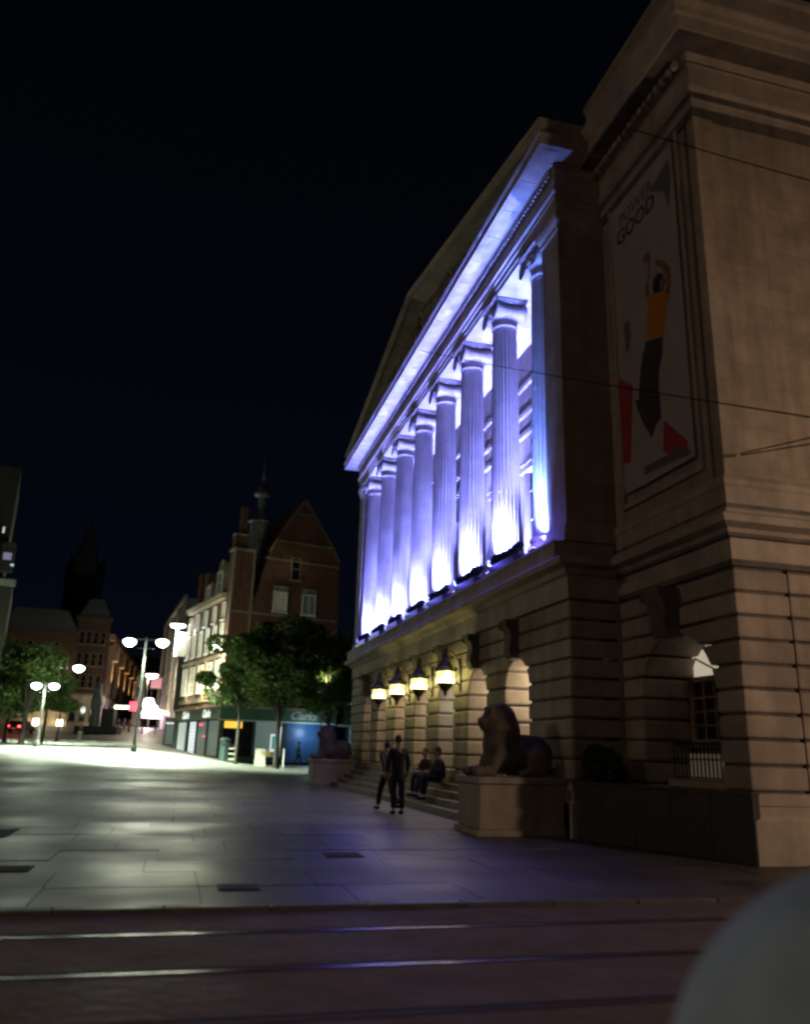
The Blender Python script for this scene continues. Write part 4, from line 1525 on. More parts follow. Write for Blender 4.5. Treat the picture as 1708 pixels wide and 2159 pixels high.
# ------------------------------------------------------------------ corner shop, local frame: x right along the front, y away along the side street
RS = radians(13.7)
sx0, sy0 = site(461, 71)
SZ = 0.2
SH = thing('corner_shop_building', 'red brick corner building with steep gable, green shop fascia and side-street windows', 'building', (sx0, sy0, SZ), RS)
HE = 15.4
b_ = MB()
b_.box(0.25, 10.5, 0.3, 16.3, 4.6, HE - 1.2)
b_.build('wall', M['brick'], SH)
# gable front block
g = MB()
g.prism([(2.2, HE - 1.2), (10.4, HE - 1.2), (10.4, 18.4), (9.6, 19.8), (6.5, 24.2), (4.0, 20.0), (3.3, 18.4), (3.0, 17.0)], 1, 0.3, 7.5)
g.build('gable', M['brick'], SH)
for (a, b) in (((10.4, 18.4), (9.6, 19.8)), ((9.6, 19.8), (6.5, 24.2)), ((6.5, 24.2), (4.0, 20.0)), ((4.0, 20.0), (3.3, 18.6))):
    MB().tube([(a[0], 0.35, a[1]), (b[0], 0.35, b[1])], 0.09, 4).build('gable_coping', M['trim'], SH)
for q in ((4.05, 9.6, 0.2, 0.3, 19.7, 19.85), (2.9, 10.3, 0.2, 0.3, 17.9, 18.05), (0.2, 10.4, 0.16, 0.3, 9.6, 9.85), (0.2, 10.4, 0.2, 0.3, 12.7, 12.85), (5.6, 7.4, 0.2, 0.3, 22.6, 22.72)):
    MB().box(*q).build('stone_band', M['trim'], SH)
# corner turret / chimney stack rising at the corner
ct = MB()
ct.box(-0.02, 1.9, 0.28, 1.6, 4.6, 18.6)
ct.box(0.05, 1.2, 0.5, 1.5, 18.6, 19.8)
ct.box(0.5, 1.1, 0.7, 1.3, 19.8, 22.6)
ct.build('corner_turret', M['brick'], SH)
ct = MB()
ct.box(-0.14, 2.0, 0.2, 1.7, 18.3, 18.55)
ct.box(-0.08, 0.12, 0.2, 0.42, 4.6, 18.3)
ct.box(1.78, 1.98, 0.2, 0.42, 4.6, 18.3)
ct.box(0.0, 1.25, 0.42, 1.55, 19.8, 19.95)
ct.build('turret_trim', M['trim'], SH)
sp_ = MB()
sp_.lathe([(1.0, 18.6), (1.0, 22.0), (1.15, 22.1), (0.9, 22.5), (0.55, 23.2), (0.35, 23.6), (0.4, 24.6), (0.75, 24.8), (0.8, 25.0), (0.5, 25.6), (0.2, 26.3), (0.22, 26.9), (0.12, 27.2), (0.03, 28.9)], 12, (3.2, 3.6, 0))
sp_.build('spire', M['lead'], SH)
rf_ = MB()
rf_.prism([(0.3, HE - 1.2), (6.0, HE + 5.2), (10.4, HE - 1.2)], 1, 1.6, 16.2)
rf_.build('roof', M['slate'], SH)
for (xx, yy, hh) in ((1.4, 15.5, 3.4), (1.4, 12.9, 3.0)):
    MB().box(xx - 0.5, xx + 0.5, yy - 0.6, yy + 0.6, HE - 1.2, HE + hh).build('chimney', M['brick'], SH)
ev = MB()
ev.box(-0.35, 0.5, 2.0, 15.2, HE - 1.25, HE - 1.0)
ev.box(-0.45, 0.5, 2.0, 15.2, HE - 1.0, HE - 0.75)
ev.build('eaves', M['trim'], SH)
# dormers on the side
for (yy, w_, h_) in ((4.3, 1.9, 2.6), (8.2, 1.5, 1.8)):
    d_ = MB()
    d_.box(0.05, 2.2, yy - w_ / 2, yy + w_ / 2, HE - 0.75, HE - 0.75 + h_)
    if w_ > 1.6:
        pts = [(yy + w_ / 2 * cos(pi * k / 10), HE - 0.75 + h_ + w_ / 2 * sin(pi * k / 10)) for k in range(11)]
        v = [(X, a, b) for X in (0.05, 2.2) for a, b in pts]
        n = len(pts)
        d_.add(v, [tuple(range(n)), tuple(range(n, 2 * n))[::-1]] + [(i, (i + 1) % n, n + (i + 1) % n, n + i) for i in range(n)])
    dd = d_.build('dormer', M['trim'], SH)
    window_set(SH, TT(0.0, yy, HE - 0.5, -pi / 2), w_ - 0.4, h_ - 0.5, M['white'], M['glass'], (1, 1))
# side windows
for row, (z, h_, n_, w_, pm) in enumerate(((6.05, 2.6, 5, 1.5, 'glass'), (9.6, 2.4, 6, 0.85, 'glass'), (12.3, 1.6, 5, 0.8, 'glass'))):
    for k in range(n_):
        yy = 2.8 + k * (12.0 / (n_ - 1))
        window_set(SH, TT(0.20, yy, z, -pi / 2), w_, h_, M['white'], M[pm], (1 if w_ < 1 else 3, 1 if row else 2))
MB().box(0.05, 0.25, 0.3, 16.3, 8.9, 9.2).build('stone_band', M['trim'], SH)
for k in range(5):
    MB().box(0.08, 0.25, 1.2 + k * 3.0, 1.6 + k * 3.0, 5.5, 8.899).build('stone_pilaster', M['trim'], SH)
MB().box(0.12, 0.25, 0.3, 16.3, 5.1, 5.499).build('stone_band', M['trim'], SH)
# front windows
window_set(SH, TT(5.9, 0.24, 16.2), 0.95, 2.1, M['trim'], M['glass'], (0, 1))
for xx, pm in ((4.6, 'e_blind'), (7.4, 'glass')):
    MB().box(xx - 0.7, xx + 0.7, 0.12, 0.3, 15.12, 15.5).build('window_hood', M['trim'], SH)
    window_set(SH, TT(xx, 0.24, 13.1), 1.35, 1.9, M['white'], M['e_blind'] if pm == 'e_blind' else M['grey'], (1, 0))
for xx in (3.2, 6.0, 8.8):
    window_set(SH, TT(xx, 0.24, 9.98), 1.3, 2.0, M['trim'], M['glass'], (1, 1))
for xx in (3.4, 5.4, 7.4, 9.4):
    window_set(SH, TT(xx, 0.24, 6.2), 1.3, 2.3, M['white'], M['glass'], (1, 1))
# wall lamp in the first-floor side wall that floods the stone
# shop storey
sh_ = MB()
sh_.box(0.3, 10.5, 0.7, 16.3, 3.4, 4.6)
sh_.box(0.7, 10.5, 5.0, 16.3, 0, 3.4)
sh_.build('shop_back_wall', M['dark'], SH)
MB().box(0.35, 10.5, 0.4, 16.0, 0.0, 0.45).build('shop_floor', M['granite'], SH)
fa = MB()
fa.box(-0.15, 10.6, -0.15, 0.3, 3.45, 4.45)
fa.box(-0.15, 0.3, 0.3, 15.5, 3.45, 4.45)
fs = fa.build('fascia', M['green'], SH)
MB().box(-0.3, 10.7, -0.3, 0.35, 4.46, 4.62).build('fascia_cornice', M['trim'], SH)
MB().box(-0.3, 0.35, 0.36, 15.6, 4.46, 4.62).build('fascia_cornice', M['trim'], SH)
MB().box(-0.1, 10.6, -0.1, 0.3, 3.36, 3.45).build('fascia_sill', M['white'], SH)
white_l = emat('sign_letter_glow', (0.9, 1.0, 0.9), 0.9, (0.8, 0.8, 0.8))
text('Clarks', 0.95, white_l, SH, (-0.17, 4.2, 3.68), (pi / 2, 0, -pi / 2), 0.01, name='sign_lettering', shear=0.35, bold=0.02)
text('Clarks', 0.95, white_l, SH, (-0.17, 11.6, 3.68), (pi / 2, 0, -pi / 2), 0.01, name='sign_lettering', shear=0.35, bold=0.02)
text('Clarks', 0.95, M['cream'], SH, (7.4, -0.17, 3.68), (pi / 2, 0, 0), 0.01, name='sign_lettering', shear=0.35, bold=0.02)
PR = [(-0.1, 0.25, -0.1, 0.25, 3.36), (5.6, 5.95, -0.1, 0.3, 3.36), (9.9, 10.5, -0.1, 0.4, 3.36), (2.9, 3.1, -0.05, 0.2, 3.36), (-0.1, 0.3, 15.2, 16.3, 4.4)]
PR += [(-0.1, 0.25, yy, yy + 0.2, 3.44) for yy in (3.9, 7.4, 11.0, 14.9)]
for (xa, xb, ya_, yb_, zt_) in PR:
    MB().box(xa, xb, ya_, yb_, 0, zt_).build('shop_pier', M['shopframe'], SH)
sr = MB()
sr.box(0.0, 0.2, 0.3, 15.0, 0, 0.45)
sr.box(0.3, 5.6, 0.0, 0.2, 0, 0.45)
sr.build('stall_riser', M['shopframe'], SH)
for (y0_, y1_, m_) in ((0.3, 3.85, 'e_shop'), (4.15, 7.35, 'e_shop'), (7.65, 10.95, 'glass'), (11.25, 14.85, 'e_window')):
    MB().box(0.06, 0.09, y0_, y1_, 0.45, 3.36).build('shop_window', M[m_], SH)
# white lattice display panel in the side window
lp = MB()
for i in range(4):
    lp.box(0.0, 0.05, 8.0 + i * 0.62, 8.28 + i * 0.62, 0.5, 3.3)
for j in range(9):
    lp.box(0.0, 0.05, 8.0, 10.14, 0.5 + j * 0.34, 0.62 + j * 0.34)
lp.build('lattice_panel', M['e_poster'], SH)
for (xa, xb, m_) in ((0.3, 2.85, 'glass'), (3.15, 5.55, 'e_shop')):
    MB().box(xa, xb, 0.06, 0.09, 0.45, 3.36).build('shop_window', M[m_], SH)
MB().box(0.35, 1.9, 0.0, 0.05, 2.75, 3.3).build('amber_lightbox', M['e_amber'], SH)
MB().box(3.25, 4.3, 0.3, 0.36, 0.5, 2.6).build('display_poster', M['e_shopblue'], SH)
MB().box(3.4, 4.6, 0.0, 0.05, 0.5, 0.95).build('yellow_poster', M['e_yellow'], SH)
MB().box(4.55, 5.25, 0.0, 0.05, 0.9, 2.35).build('screen_frame', M['e_poster'], SH)
MB().box(4.66, 5.12, -0.02, 0.0, 1.1, 2.2).build('screen', M['e_green'], SH)
MB().tube([(5.32, -0.02, 0.5), (5.45, -0.02, 3.0)], 0.045, 5).build('light_tube', M['e_poster'], SH)
MB().box(-0.05, 0.0, 5.6, 6.6, 3.0, 3.12).build('red_neon_strip', M['e_neonr'], SH)
MB().box(-0.03, 0.0, 4.6, 5.3, 2.0, 2.06).build('red_neon_strip', M['e_neonr'], SH)
# blue roller shutter with slats
MB().box(5.95, 9.9, 0.2, 0.3, 0, 3.4).build('shutter_housing', M['shutter'], SH)
sl0 = None
for k in range(30):
    if sl0 is None:
        sl0 = MB().prism([(0.2, 0.006), (0.17, 0.02), (0.17, 0.09), (0.2, 0.107)], 0, 5.98, 9.88).build('shutter_slat', M['shutter'], SH)
        o = sl0
    else:
        o = dup(sl0, SH)
    o.location.z = 0.05 + k * 0.11
MB().box(5.97, 9.89, 0.12, 0.2, 0.0, 0.06).build('shutter_bar', M['shopframe'], SH)
# lamps fixed to the shop
t = thing('wall_lamp', 'bright box lamp on a short bracket at the shop building corner', 'lamp', (sx0, sy0, SZ), RS, 'lamps fixed to the brick corner building')
MB().box(-1.35, -0.35, -0.3, 0.3, 9.55, 9.62).build('lamp_hood', M['pole'], t)
MB().box(-1.3, -0.4, -0.25, 0.25, 9.28, 9.55).build('diffuser', M['e_lamp'], t)
MB().box(-0.4, 0.0, -0.04, 0.04, 9.4, 9.46).build('bracket', M['pole'], t)
light('POINT', (-1.2, 0.6, 8.8), 1500, (0.95, 1.0, 0.72), t, 0.2)
t = thing('side_street_lamp', 'white floodlamp with a pale panel high on the far end of the side wall', 'lamp', (sx0, sy0, SZ), RS, 'lamps fixed to the brick corner building')
MB().lathe([(0.1, 0.3), (0.75, 0.12), (0.8, 0.0)], 12, (-0.9, 15.6, 13.2)).build('lamp_hood', M['pole'], t)
MB().lathe([(0.3, -0.3), (0.7, -0.2), (0.78, -0.01)], 12, (-0.9, 15.6, 13.2)).build('diffuser', M['e_lamp'], t)
MB().box(-1.0, -0.86, 15.5, 15.7, 10.0, 12.9).build('light_tube', M['e_lamp'], t)
MB().box(-0.9, 0.2, 15.55, 15.62, 10.0, 12.5).build('pale_panel', M['white'], t)
light('POINT', (-1.4, 15.2, 12.6), 700, (0.8, 1.0, 0.9), t, 0.3)
# first-floor flood that burns out the stonework of the side wall
t = thing('wall_uplighter', 'hidden uplighter behind the fascia burning out the first-floor stonework', 'lamp', (sx0, sy0, SZ), RS)
MB().box(-0.4, -0.15, 5.9, 6.3, 4.62, 4.8).build('housing', M['pole'], t)
light('POINT', (-0.75, 6.4, 6.6), 1100, (1.0, 0.98, 0.62), t, 0.15)
light('POINT', (-0.8, 12.6, 6.4), 260, (1.0, 0.98, 0.7), t, 0.15)
light('POINT', (7.8, -1.4, 2.6), 160, (0.55, 0.8, 1.0), SH, 0.2, name='doorway_light')

x, y = site(668, 62)  # fill light added to brighten a patch of foliage
t = thing('leaf_fill_lamp', 'unseen lamp on a slim post, added to light the leaves beside the arcade', 'lamp', (x, y - 1.2, 0))
MB().tube([(0, 0, 0), (0, 0, 5.6)], [0.06, 0.04], 8).build('post', M['pole'], t)  # post of the added leaf fill lamp
MB().lathe([(0.16, 5.6), (0.12, 5.66), (0.04, 5.7)], 10).build('lamp_head', M['pole'], t)
light('SPOT', (0, 0, 5.75), 2600, (0.95, 1.0, 0.5), t, 0.1, (0.8, 2.2, 9.0), 70, 0.8, 'uplight')


# ------------------------------------------------------------------ street furniture by the shop
def loc_at(x, D, z=None):
    a, b = site(x, D)
    return (a, b, ground_z(a, b) if z is None else z)


t = thing('litter_bin', 'dark green litter bin standing at the shop corner', 'bin', loc_at(474, 66.5))
MB().prism([(0.42 * cos(pi / 4 * k), 0.42 * sin(pi / 4 * k)) for k in range(8)], 2, 0, 1.45).build('bin_body', M['bin'], t, bevel=0.02)
MB().lathe([(0.46, 1.5), (0.46, 1.6), (0.3, 1.72), (0.1, 1.76)], 8).build('lid', M['bin'], t)
MB().box(-0.25, 0.25, -0.44, -0.40, 1.1, 1.3).build('slot', M['iron'], t)
t = thing('newspaper_rack', 'shelved rack with pale papers right of the litter bin', 'rack', loc_at(492, 66.3))
r_ = MB()
for z in (0.1, 0.5, 0.9, 1.3):
    r_.box(-0.4, 0.4, -0.2, 0.2, z, z + 0.05)
r_.box(-0.42, -0.38, -0.2, 0.2, 0, 1.5)
r_.box(0.38, 0.42, -0.2, 0.2, 0, 1.5)
r_.build('rack_frame', M['iron'], t)
r_ = MB()
for z in (0.15, 0.55, 0.95):
    r_.box(-0.32, 0.3, -0.22, 0.1, z, z + 0.13)
r_.build('papers', M['cream'], t)
t = thing('sandwich_board', 'pale folding sign board on the pavement before the shop screen', 'sign', loc_at(550, 64))
for s in (-1, 1):
    pn = MB()
    pn.add([(-0.42, s * 0.28, 0), (0.42, s * 0.28, 0), (0.36, s * 0.03, 1.25), (-0.36, s * 0.03, 1.25), (-0.42, s * 0.25, 0), (0.42, s * 0.25, 0), (0.36, s * 0.0, 1.25), (-0.36, s * 0.0, 1.25)],
           [(0, 1, 2, 3), (4, 7, 6, 5), (0, 4, 5, 1), (1, 5, 6, 2), (2, 6, 7, 3), (3, 7, 4, 0)])
    pn.build('panel', M['cream'], t)
for i, (xx, lb) in enumerate(((586, 'pale bollard close beside the trunk of the broad dark tree'), (600, 'pale bollard before the left edge of the blue shutter'))):
    t = thing('bollard', lb, 'bollard', loc_at(xx, 62.5), 0, 'pale bollards by the shutter')
    MB().lathe([(0.07, 0), (0.07, 1.25), (0.085, 1.3), (0.05, 1.38)], 10).build('post', M['white'], t)
    MB().lathe([(0.13, 0), (0.12, 0.08), (0.07, 0.12)], 10).build('foot', M['grey'], t)

# ------------------------------------------------------------------ neighbouring shop on the right of the brick building
NS = thing('neighbour_shop', 'low dark building with a lit shop window right of the blue shutter', 'building', (sx0, sy0, SZ), RS)
b_ = MB()
b_.box(10.62, 24, 0.6, 14, 3.4, 11.5)
b_.box(10.62, 24, 3.0, 14, 0, 3.4)
b_.build('wall', M['dark'], NS)
MB().box(10.62, 24, 0.3, 0.6, 3.4, 4.7).build('fascia', M['green'], NS)
MB().box(10.65, 23.9, 0.1, 0.3, 3.25, 3.4).build('awning_rail', M['white'], NS)
MB().box(10.62, 10.9, 0.35, 0.6, 0, 3.25).build('shop_pier', M['shopframe'], NS)
MB().box(11.9, 12.2, 0.35, 0.6, 0, 3.25).build('shop_pier', M['shopframe'], NS)
MB().box(12.2, 17.5, 0.5, 0.55, 0.5, 3.2).build('shop_window', M['e_shopblue'], NS)
MB().box(12.4, 17.3, 0.44, 0.49, 2.35, 2.6).build('window_band', M['iron'], NS)
MB().box(12.4, 14.6, 0.4, 0.45, 0.6, 1.3).build('white_display', M['e_poster'], NS)
MB().box(10.9, 11.9, 0.5, 0.55, 0, 3.2).build('shop_door', M['glass'], NS)
MB().box(12.62, 24.2, 0.4, 0.6, 11.5, 11.75).build('coping', M['trim'], NS)
for z in (5.6, 8.3):
    for xx in (12.2, 14.4, 16.6):
        window_set(NS, TT(xx, 0.56, z), 1.2, 1.7, M['white'], M['glass'], (1, 1))
for (xx, zz, s_) in ((14.2, 8.9, 0.35), (13.4, 6.2, 0.45), (14.3, 6.35, 0.5), (11.6, 5.3, 0.5)):
    t = None
    MB().box(xx, xx + 0.7, 0.3, 0.42, zz, zz + 0.14).build('window_lamp', M['e_poster'], NS)
MB().box(10.62, 24, 0.62, 24, -0.2, 0.1).build('floor', M['granite'], NS)

# ------------------------------------------------------------------ far buildings
def block(name, label, x0, x1, D, ytop, m, deep=14, rz=None, zb=None):
    """rectangular building whose front spans two sight-lines at distance D"""
    x0, x1 = x0 - 14, x1 - 14
    a = Vector(site(x0, D))
    b = Vector(site(x1, D if rz is None else D))
    L_ = (b - a).length
    q = b.normalized()
    d = Vector((q.y, -q.x))
    a = b - d * L_ + q * 0.0
    ang = atan2(d.y, d.x) - 0.012
    z0 = min(ground_z(*a), ground_z(*b)) - 0.6 if zb is None else zb
    H = height((x0 + x1) / 2, ytop, D) - z0
    t = thing(name, label, 'building', (a.x, a.y, z0), ang)
    MB().box(0, L_, 0, deep, 0, H).build('wall', m, t)
    return t, L_, H


# brown bank building
t, L_, H = block('bank_building', 'brown stone building with a pale ground floor at the top of the square', 148, 215, 138, 1300, M['brownbrick'])
MB().box(-0.3, L_ + 0.3, -0.3, 0.0, H - 0.8, H).build('cornice', M['brownbrick'], t)
MB().box(-0.05, L_ + 0.05, -0.12, 0.0, 0, 5.4).build('ground_floor', M['cream'], t)
MB().box(-0.1, L_ + 0.1, -0.25, 0.0, 5.4, 5.75).build('stone_band', M['trim'], t)
for zz in (6.6, 10.2, 13.8, 17.4):
    if zz + 2.4 < H:
        for k in range(4):
            window_set(t, TT(0.9 + k * (L_ - 1.8) / 3, -0.02, zz), 0.85, 2.2, M['trim'], M['glass'], (0, 1))
for k in range(3):
    window_set(t, TT(1.1 + k * (L_ - 2.2) / 2, -0.14, 1.2), 1.0, 2.6, M['trim'], M['glass'], (0, 0))
MB().prism([(0, H), (L_, H), (L_ - 1.5, H + 3.0), (1.5, H + 3.0)], 1, 0.2, 13).build('roof', M['slate'], t)

# spired tower behind
x, y = site(128, 205)
z0 = 4.0
zt = height(178, 1092, 205)
z1 = height(165, 1330, 205)
z2 = height(165, 1215, 205)
z3 = height(172, 1160, 205)
t = thing('spired_tower', 'dark church-like tower with a thin spire against the night sky', 'tower', (x, y, 0), 0.2)
MB().box(-4.8, 4.8, -4.8, 4.8, 0, z1).build('lower_stage', M['dark'], t)
MB().box(-4.2, 4.2, -4.2, 4.2, z1, z2).build('upper_stage', M['dark'], t)
MB().lathe([(3.6, z2), (2.5, z3), (1.3, z3 + 3.5), (1.2, z3 + 4), (0.6, zt - 2.5), (0.1, zt)], 8).build('spire', M['lead'], t)
for sx_ in (-1, 1):
    for sy_ in (-1, 1):
        MB().lathe([(0.7, z2 - 1), (0.7, z2 + 2.2), (0.05, z2 + 5)], 6, (sx_ * 3.8, sy_ * 3.8, 0)).build('pinnacle', M['dark'], t)
for k in range(3):
    window_set(t, TT(-2.4 + 2.4 * k, -4.22, z1 + 2), 1.1, 4.0, M['dark'], M['glass'], (0, 0))

# orange uplit pilaster building
def row_building(name, label, xa, Da, xb, Db, ytop_a, m, deep=12):
    a, b = Vector(site(xa - 12, Da)), Vector(site(xb - 12, Db))
    d = b - a
    z0 = min(ground_z(*a), ground_z(*b)) - 0.4
    H = height(xa, ytop_a, Da) - z0
    t_ = thing(name, label, 'building', (a.x, a.y, z0), atan2(d.y, d.x))
    MB().box(0, d.length, 0, deep, 0, H).build('wall', m, t_)
    return t_, d.length, H


t, L_, H = row_building('uplit_building', 'dark building with orange-lit pilasters above white arches, left of the side street', 214, 138, 284, 205, 1335, M['brownbrick'])
MB().box(-0.1, L_, -0.2, 0.0, 0, 5.2).build('ground_floor', M['white'], t)
MB().box(-0.2, L_, -0.45, 0.0, 5.2, 5.6).build('stone_band', M['trim'], t)
na = 9
for k in range(na):
    xx = 3 + k * (L_ - 6) / (na - 1)
    ar = MB()
    pts = [(xx + 1.1 * cos(pi * q / 8), 3.0 + 1.1 * sin(pi * q / 8)) for q in range(9)] + [(xx - 1.1, 0.6), (xx + 1.1, 0.6)]
    v = [(a_[0], Y, a_[1]) for Y in (-0.24, -0.2) for a_ in pts]
    n = len(pts)
    ar.add(v, [tuple(range(n)), tuple(range(n, 2 * n))[::-1]] + [(i, (i + 1) % n, n + (i + 1) % n, n + i) for i in range(n)])
    ar.build('arched_window', M['glass'], t)
ZP = height(250, 1418, 165) - (t.location.z)
for k in range(5):
    xx = 4 + k * 12.5
    MB().box(xx - 0.9, xx + 0.9, -0.75, 0, 5.6, ZP).build('pilaster', M['trim'], t)
    MB().box(xx - 1.4, xx + 1.4, -1.4, 0, ZP, ZP + 2.6).build('pilaster_capital', M['trim'], t)
    light('SPOT', (xx, -2.2, 5.7), 5200, (1.0, 0.55, 0.24), t, 0.15, (xx, -0.4, ZP + 1), 46, 0.7, 'uplight')
    for zz in (7.0, 11.5):
        window_set(t, TT(xx + 5.5, -0.02, zz), 2.0, 3.4, M['trim'], M['glass'], (1, 1))
MB().box(0, L_, -0.8, 0, H - 1, H).build('cornice', M['trim'], t)
t2 = thing('street_sign_light', 'small glowing white strip light hanging before the orange pilasters', 'lamp', (*site(247, 142), height(247, 1490, 142)), -0.25)
MB().box(-1.2, 1.2, -0.15, 0.15, -0.25, 0.25).build('diffuser', M['e_canopy'], t2, bevel=0.05)
MB().tube([(0, 0, 0.2), (0, 2.0, 0.6)], 0.05).build('bracket', M['pole'], t2)

# pub building with balcony and statue, left of the bank
t, L_, H = block('pub_building', 'dark building behind the left trees with lit balcony, canopy and wall lanterns', -10, 147, 134, 1330, M['brownbrick'])
MB().box(0, L_, -0.2, 0.0, 0, 4.6).build('ground_floor', M['trim'], t)
zb_ = height(125, 1441, 134) - t.location.z
MB().box(L_ - 6, L_ - 0.2, -1.3, 0, zb_ - 0.3, zb_).build('balcony', M['trim'], t)
rl = MB()
for k in range(20):
    rl.box(L_ - 5.9 + k * 0.3, L_ - 5.85 + k * 0.3, -1.25, -1.2, zb_, zb_ + 0.9)
rl.box(L_ - 6, L_ - 0.2, -1.28, -1.18, zb_ + 0.9, zb_ + 1.0)
rl.build('balcony_rail', M['iron'], t)
st = MB()
st.lathe([(0.35, 0), (0.3, 0.8), (0.42, 1.3), (0.3, 1.9), (0.36, 2.3), (0.1, 2.55)], 12, (L_ - 2.2, -0.7, zb_))
st.ell((L_ - 2.2, -0.7, zb_ + 2.75), (0.2, 0.2, 0.26))
st.tube([(L_ - 1.9, -0.7, zb_ + 2.1), (L_ - 1.5, -1.0, zb_ + 1.6), (L_ - 1.7, -1.2, zb_ + 1.2)], 0.09)
st.build('balcony_statue', M['trim'], t)
light('POINT', (L_ - 2.4, -2.4, zb_ + 1.0), 260, (1.0, 0.62, 0.3), t, 0.2, name='statue_light')
light('POINT', (L_ - 5.0, -1.6, zb_ + 2.0), 60, (1.0, 0.7, 0.35), t, 0.2, name='statue_light')
cn = MB()
cn.box(L_ - 4.6, L_ - 1.6, -1.4, -0.2, height(122, 1484, 134) - t.location.z, height(122, 1478, 134) - t.location.z)
cn.box(L_ - 4.0, L_ - 2.2, -1.2, -0.3, height(122, 1477, 134) - t.location.z, height(122, 1471, 134) - t.location.z)
cn.build('lit_canopy', M['e_canopy'], t)
for k, xx in enumerate((L_ - 4.4, L_ - 0.9)):
    zz = height(110, 1529, 134) - t.location.z
    MB().box(xx - 0.4, xx + 0.4, -0.75, -0.25, zz, zz + 0.9).build('wall_lantern', M['e_canopy'], t)
    light('POINT', (xx, -1.3, zz + 0.2), 260, (1.0, 0.82, 0.5), t, 0.15, name='lantern_light')
for zz in (6.4, 11.8):
    for k in range(5):
        window_set(t, TT(0.8 + k * 2.0, -0.02, zz), 0.9, 2.0, M['trim'], M['glass'], (0, 1))
for xx in (L_ - 5.6, L_ - 3.3, L_ - 0.5):
    MB().box(xx - 0.25, xx + 0.25, -0.35, -0.2, 0, 4.5).build('pier', M['trim'], t)
for k, xx in enumerate((2.0, 4.2)):
    zz = height(20, 1405, 134) - t.location.z
    MB().box(xx - 0.2, xx + 0.2, -0.5, -0.2, zz, zz + 0.5).build('wall_lantern', M['e_canopy'], t)
MB().prism([(0, H), (L_, H), (L_ - 2, H + 3.5), (2, H + 3.5)], 1, 0.2, 13).build('roof', M['slate'], t)

# tall dark block at the left edge
t, L_, H = block('edge_building', 'tall dark building cut by the left edge with one dim lilac window', -90, -14, 62, 1215, M['dark'])
MB().box(-0.2, L_ + 0.2, -0.35, 0, H - 0.7, H - 0.2).build('cornice', M['grey'], t)
MB().box(0, L_ - 0.8, 0.3, 10, H, H + 9).build('setback_storey', M['dark'], t)
zz = height(15, 1183, 62) - t.location.z
MB().box(L_ - 1.2, L_ - 0.2, -0.3, 0.3, zz - 0.9, zz + 1.4).build('roof_dormer', M['dark'], t)
MB().box(L_ - 1.0, L_ - 0.4, -0.36, -0.3, zz, zz + 0.55).build('dim_window', M['e_dim'], t)
MB().box(L_ - 0.4, L_ - 0.15, -0.4, -0.3, zz - 0.45, zz - 0.3).build('wall_light', M['e_window'], t)
MB().box(L_ - 1.35, L_ - 1.2, -0.3, -0.2, height(10, 1128, 62) - t.location.z, height(10, 1116, 62) - t.location.z).build('mast_light', M['e_window'], t)
MB().tube([(L_ - 1.28, -0.1, H), (L_ - 1.28, -0.1, height(10, 1110, 62) - t.location.z)], 0.05).build('mast', M['pole'], t)
for k in range(5):
    zz = 4 + k * 2.9
    if zz + 2 < H:
        window_set(t, TT(L_ - 1.3, -0.02, zz), 0.8, 1.6, M['grey'], M['glass'], (0, 1))
light('POINT', (L_ + 1.5, -3, 4), 60, (1.0, 0.75, 0.5), t, 0.3, name='facade_light')

# side street, right: grey tower block and shops
t, L_, H = row_building('grey_office_block', 'tall pale grey building standing in the side street behind the lamps', 336, 150, 374, 118, 1322, M['grey'], 10)
for xx in (0.4, L_ * 0.35, L_ * 0.68, L_ - 0.4):
    MB().box(xx - 0.3, xx + 0.3, -0.4, 0, 4, H).build('pilaster', M['cream'], t)
for zz in [5 + 3.6 * k for k in range(6)]:
    if zz + 2 < H:
        for k in range(3):
            window_set(t, TT(L_ * (0.18 + 0.33 * k), -0.02, zz), 2.2, 2.2, M['grey'], M['glass'], (1, 0))
MB().box(-0.2, L_ + 0.2, -0.4, 0.1, H, H + 0.5).build('coping', M['cream'], t)
t, L_, H = block('street_end_building', 'dim tall building closing the far end of the side street', 262, 345, 215, 1385, M['dark'])
for zz in (6, 10, 14):
    for k in range(3):
        window_set(t, TT(2 + k * 3, -0.02, zz), 1.3, 2.2, M['trim'], M['glass'], (0, 1))
t, L_, H = block('narrow_shop_house', 'narrow cream-lit shop house beside the neon signs', 286, 306, 150, 1425, M['cream'], 8)
window_set(t, TT(L_ / 2, -0.02, 5.5), 1.0, 1.9, M['trim'], M['glass'], (1, 0))
t = thing('neon_sign', 'glaring white and pink neon shopfront sign in the side street', 'sign', (*site(306, 140), height(306, 1500, 140)), -0.3)
MB().prism([(-1.3, -0.4), (1.4, -0.5), (1.5, 0.9), (0.9, 1.2), (0.5, 2.2), (-0.9, 2.3), (-1.2, 1.0), (-0.9, 0.5)], 1, -0.2, 0.2).build('sign_face', M['e_neonw'], t, bevel=0.1)
MB().box(-3.4, -2.2, -0.1, 0.1, 0.1, 1.6).build('red_sign', M['e_neonr'], t, bevel=0.05)
MB().box(-1.0, 3.8, -0.3, 0.1, -1.0, -0.4).build('lit_canopy', M['e_neonw'], t)
MB().box(-0.2, 1.6, 0.0, 0.2, 3.9, 5.6).build('pink_board', M['e_pink'], t)
MB().tube([(0.0, 0.25, -4.5), (0.0, 0.25, 4.0)], 0.12).build('mast', M['pole'], t)
light('POINT', (0.5, -1.6, -1.0), 1500, (1.0, 0.65, 0.7), t, 0.4)
t = thing('awning', 'white lit awning sloping out over the side street pavement', 'awning', (*site(340, 128), height(340, 1512, 128)), -0.2)
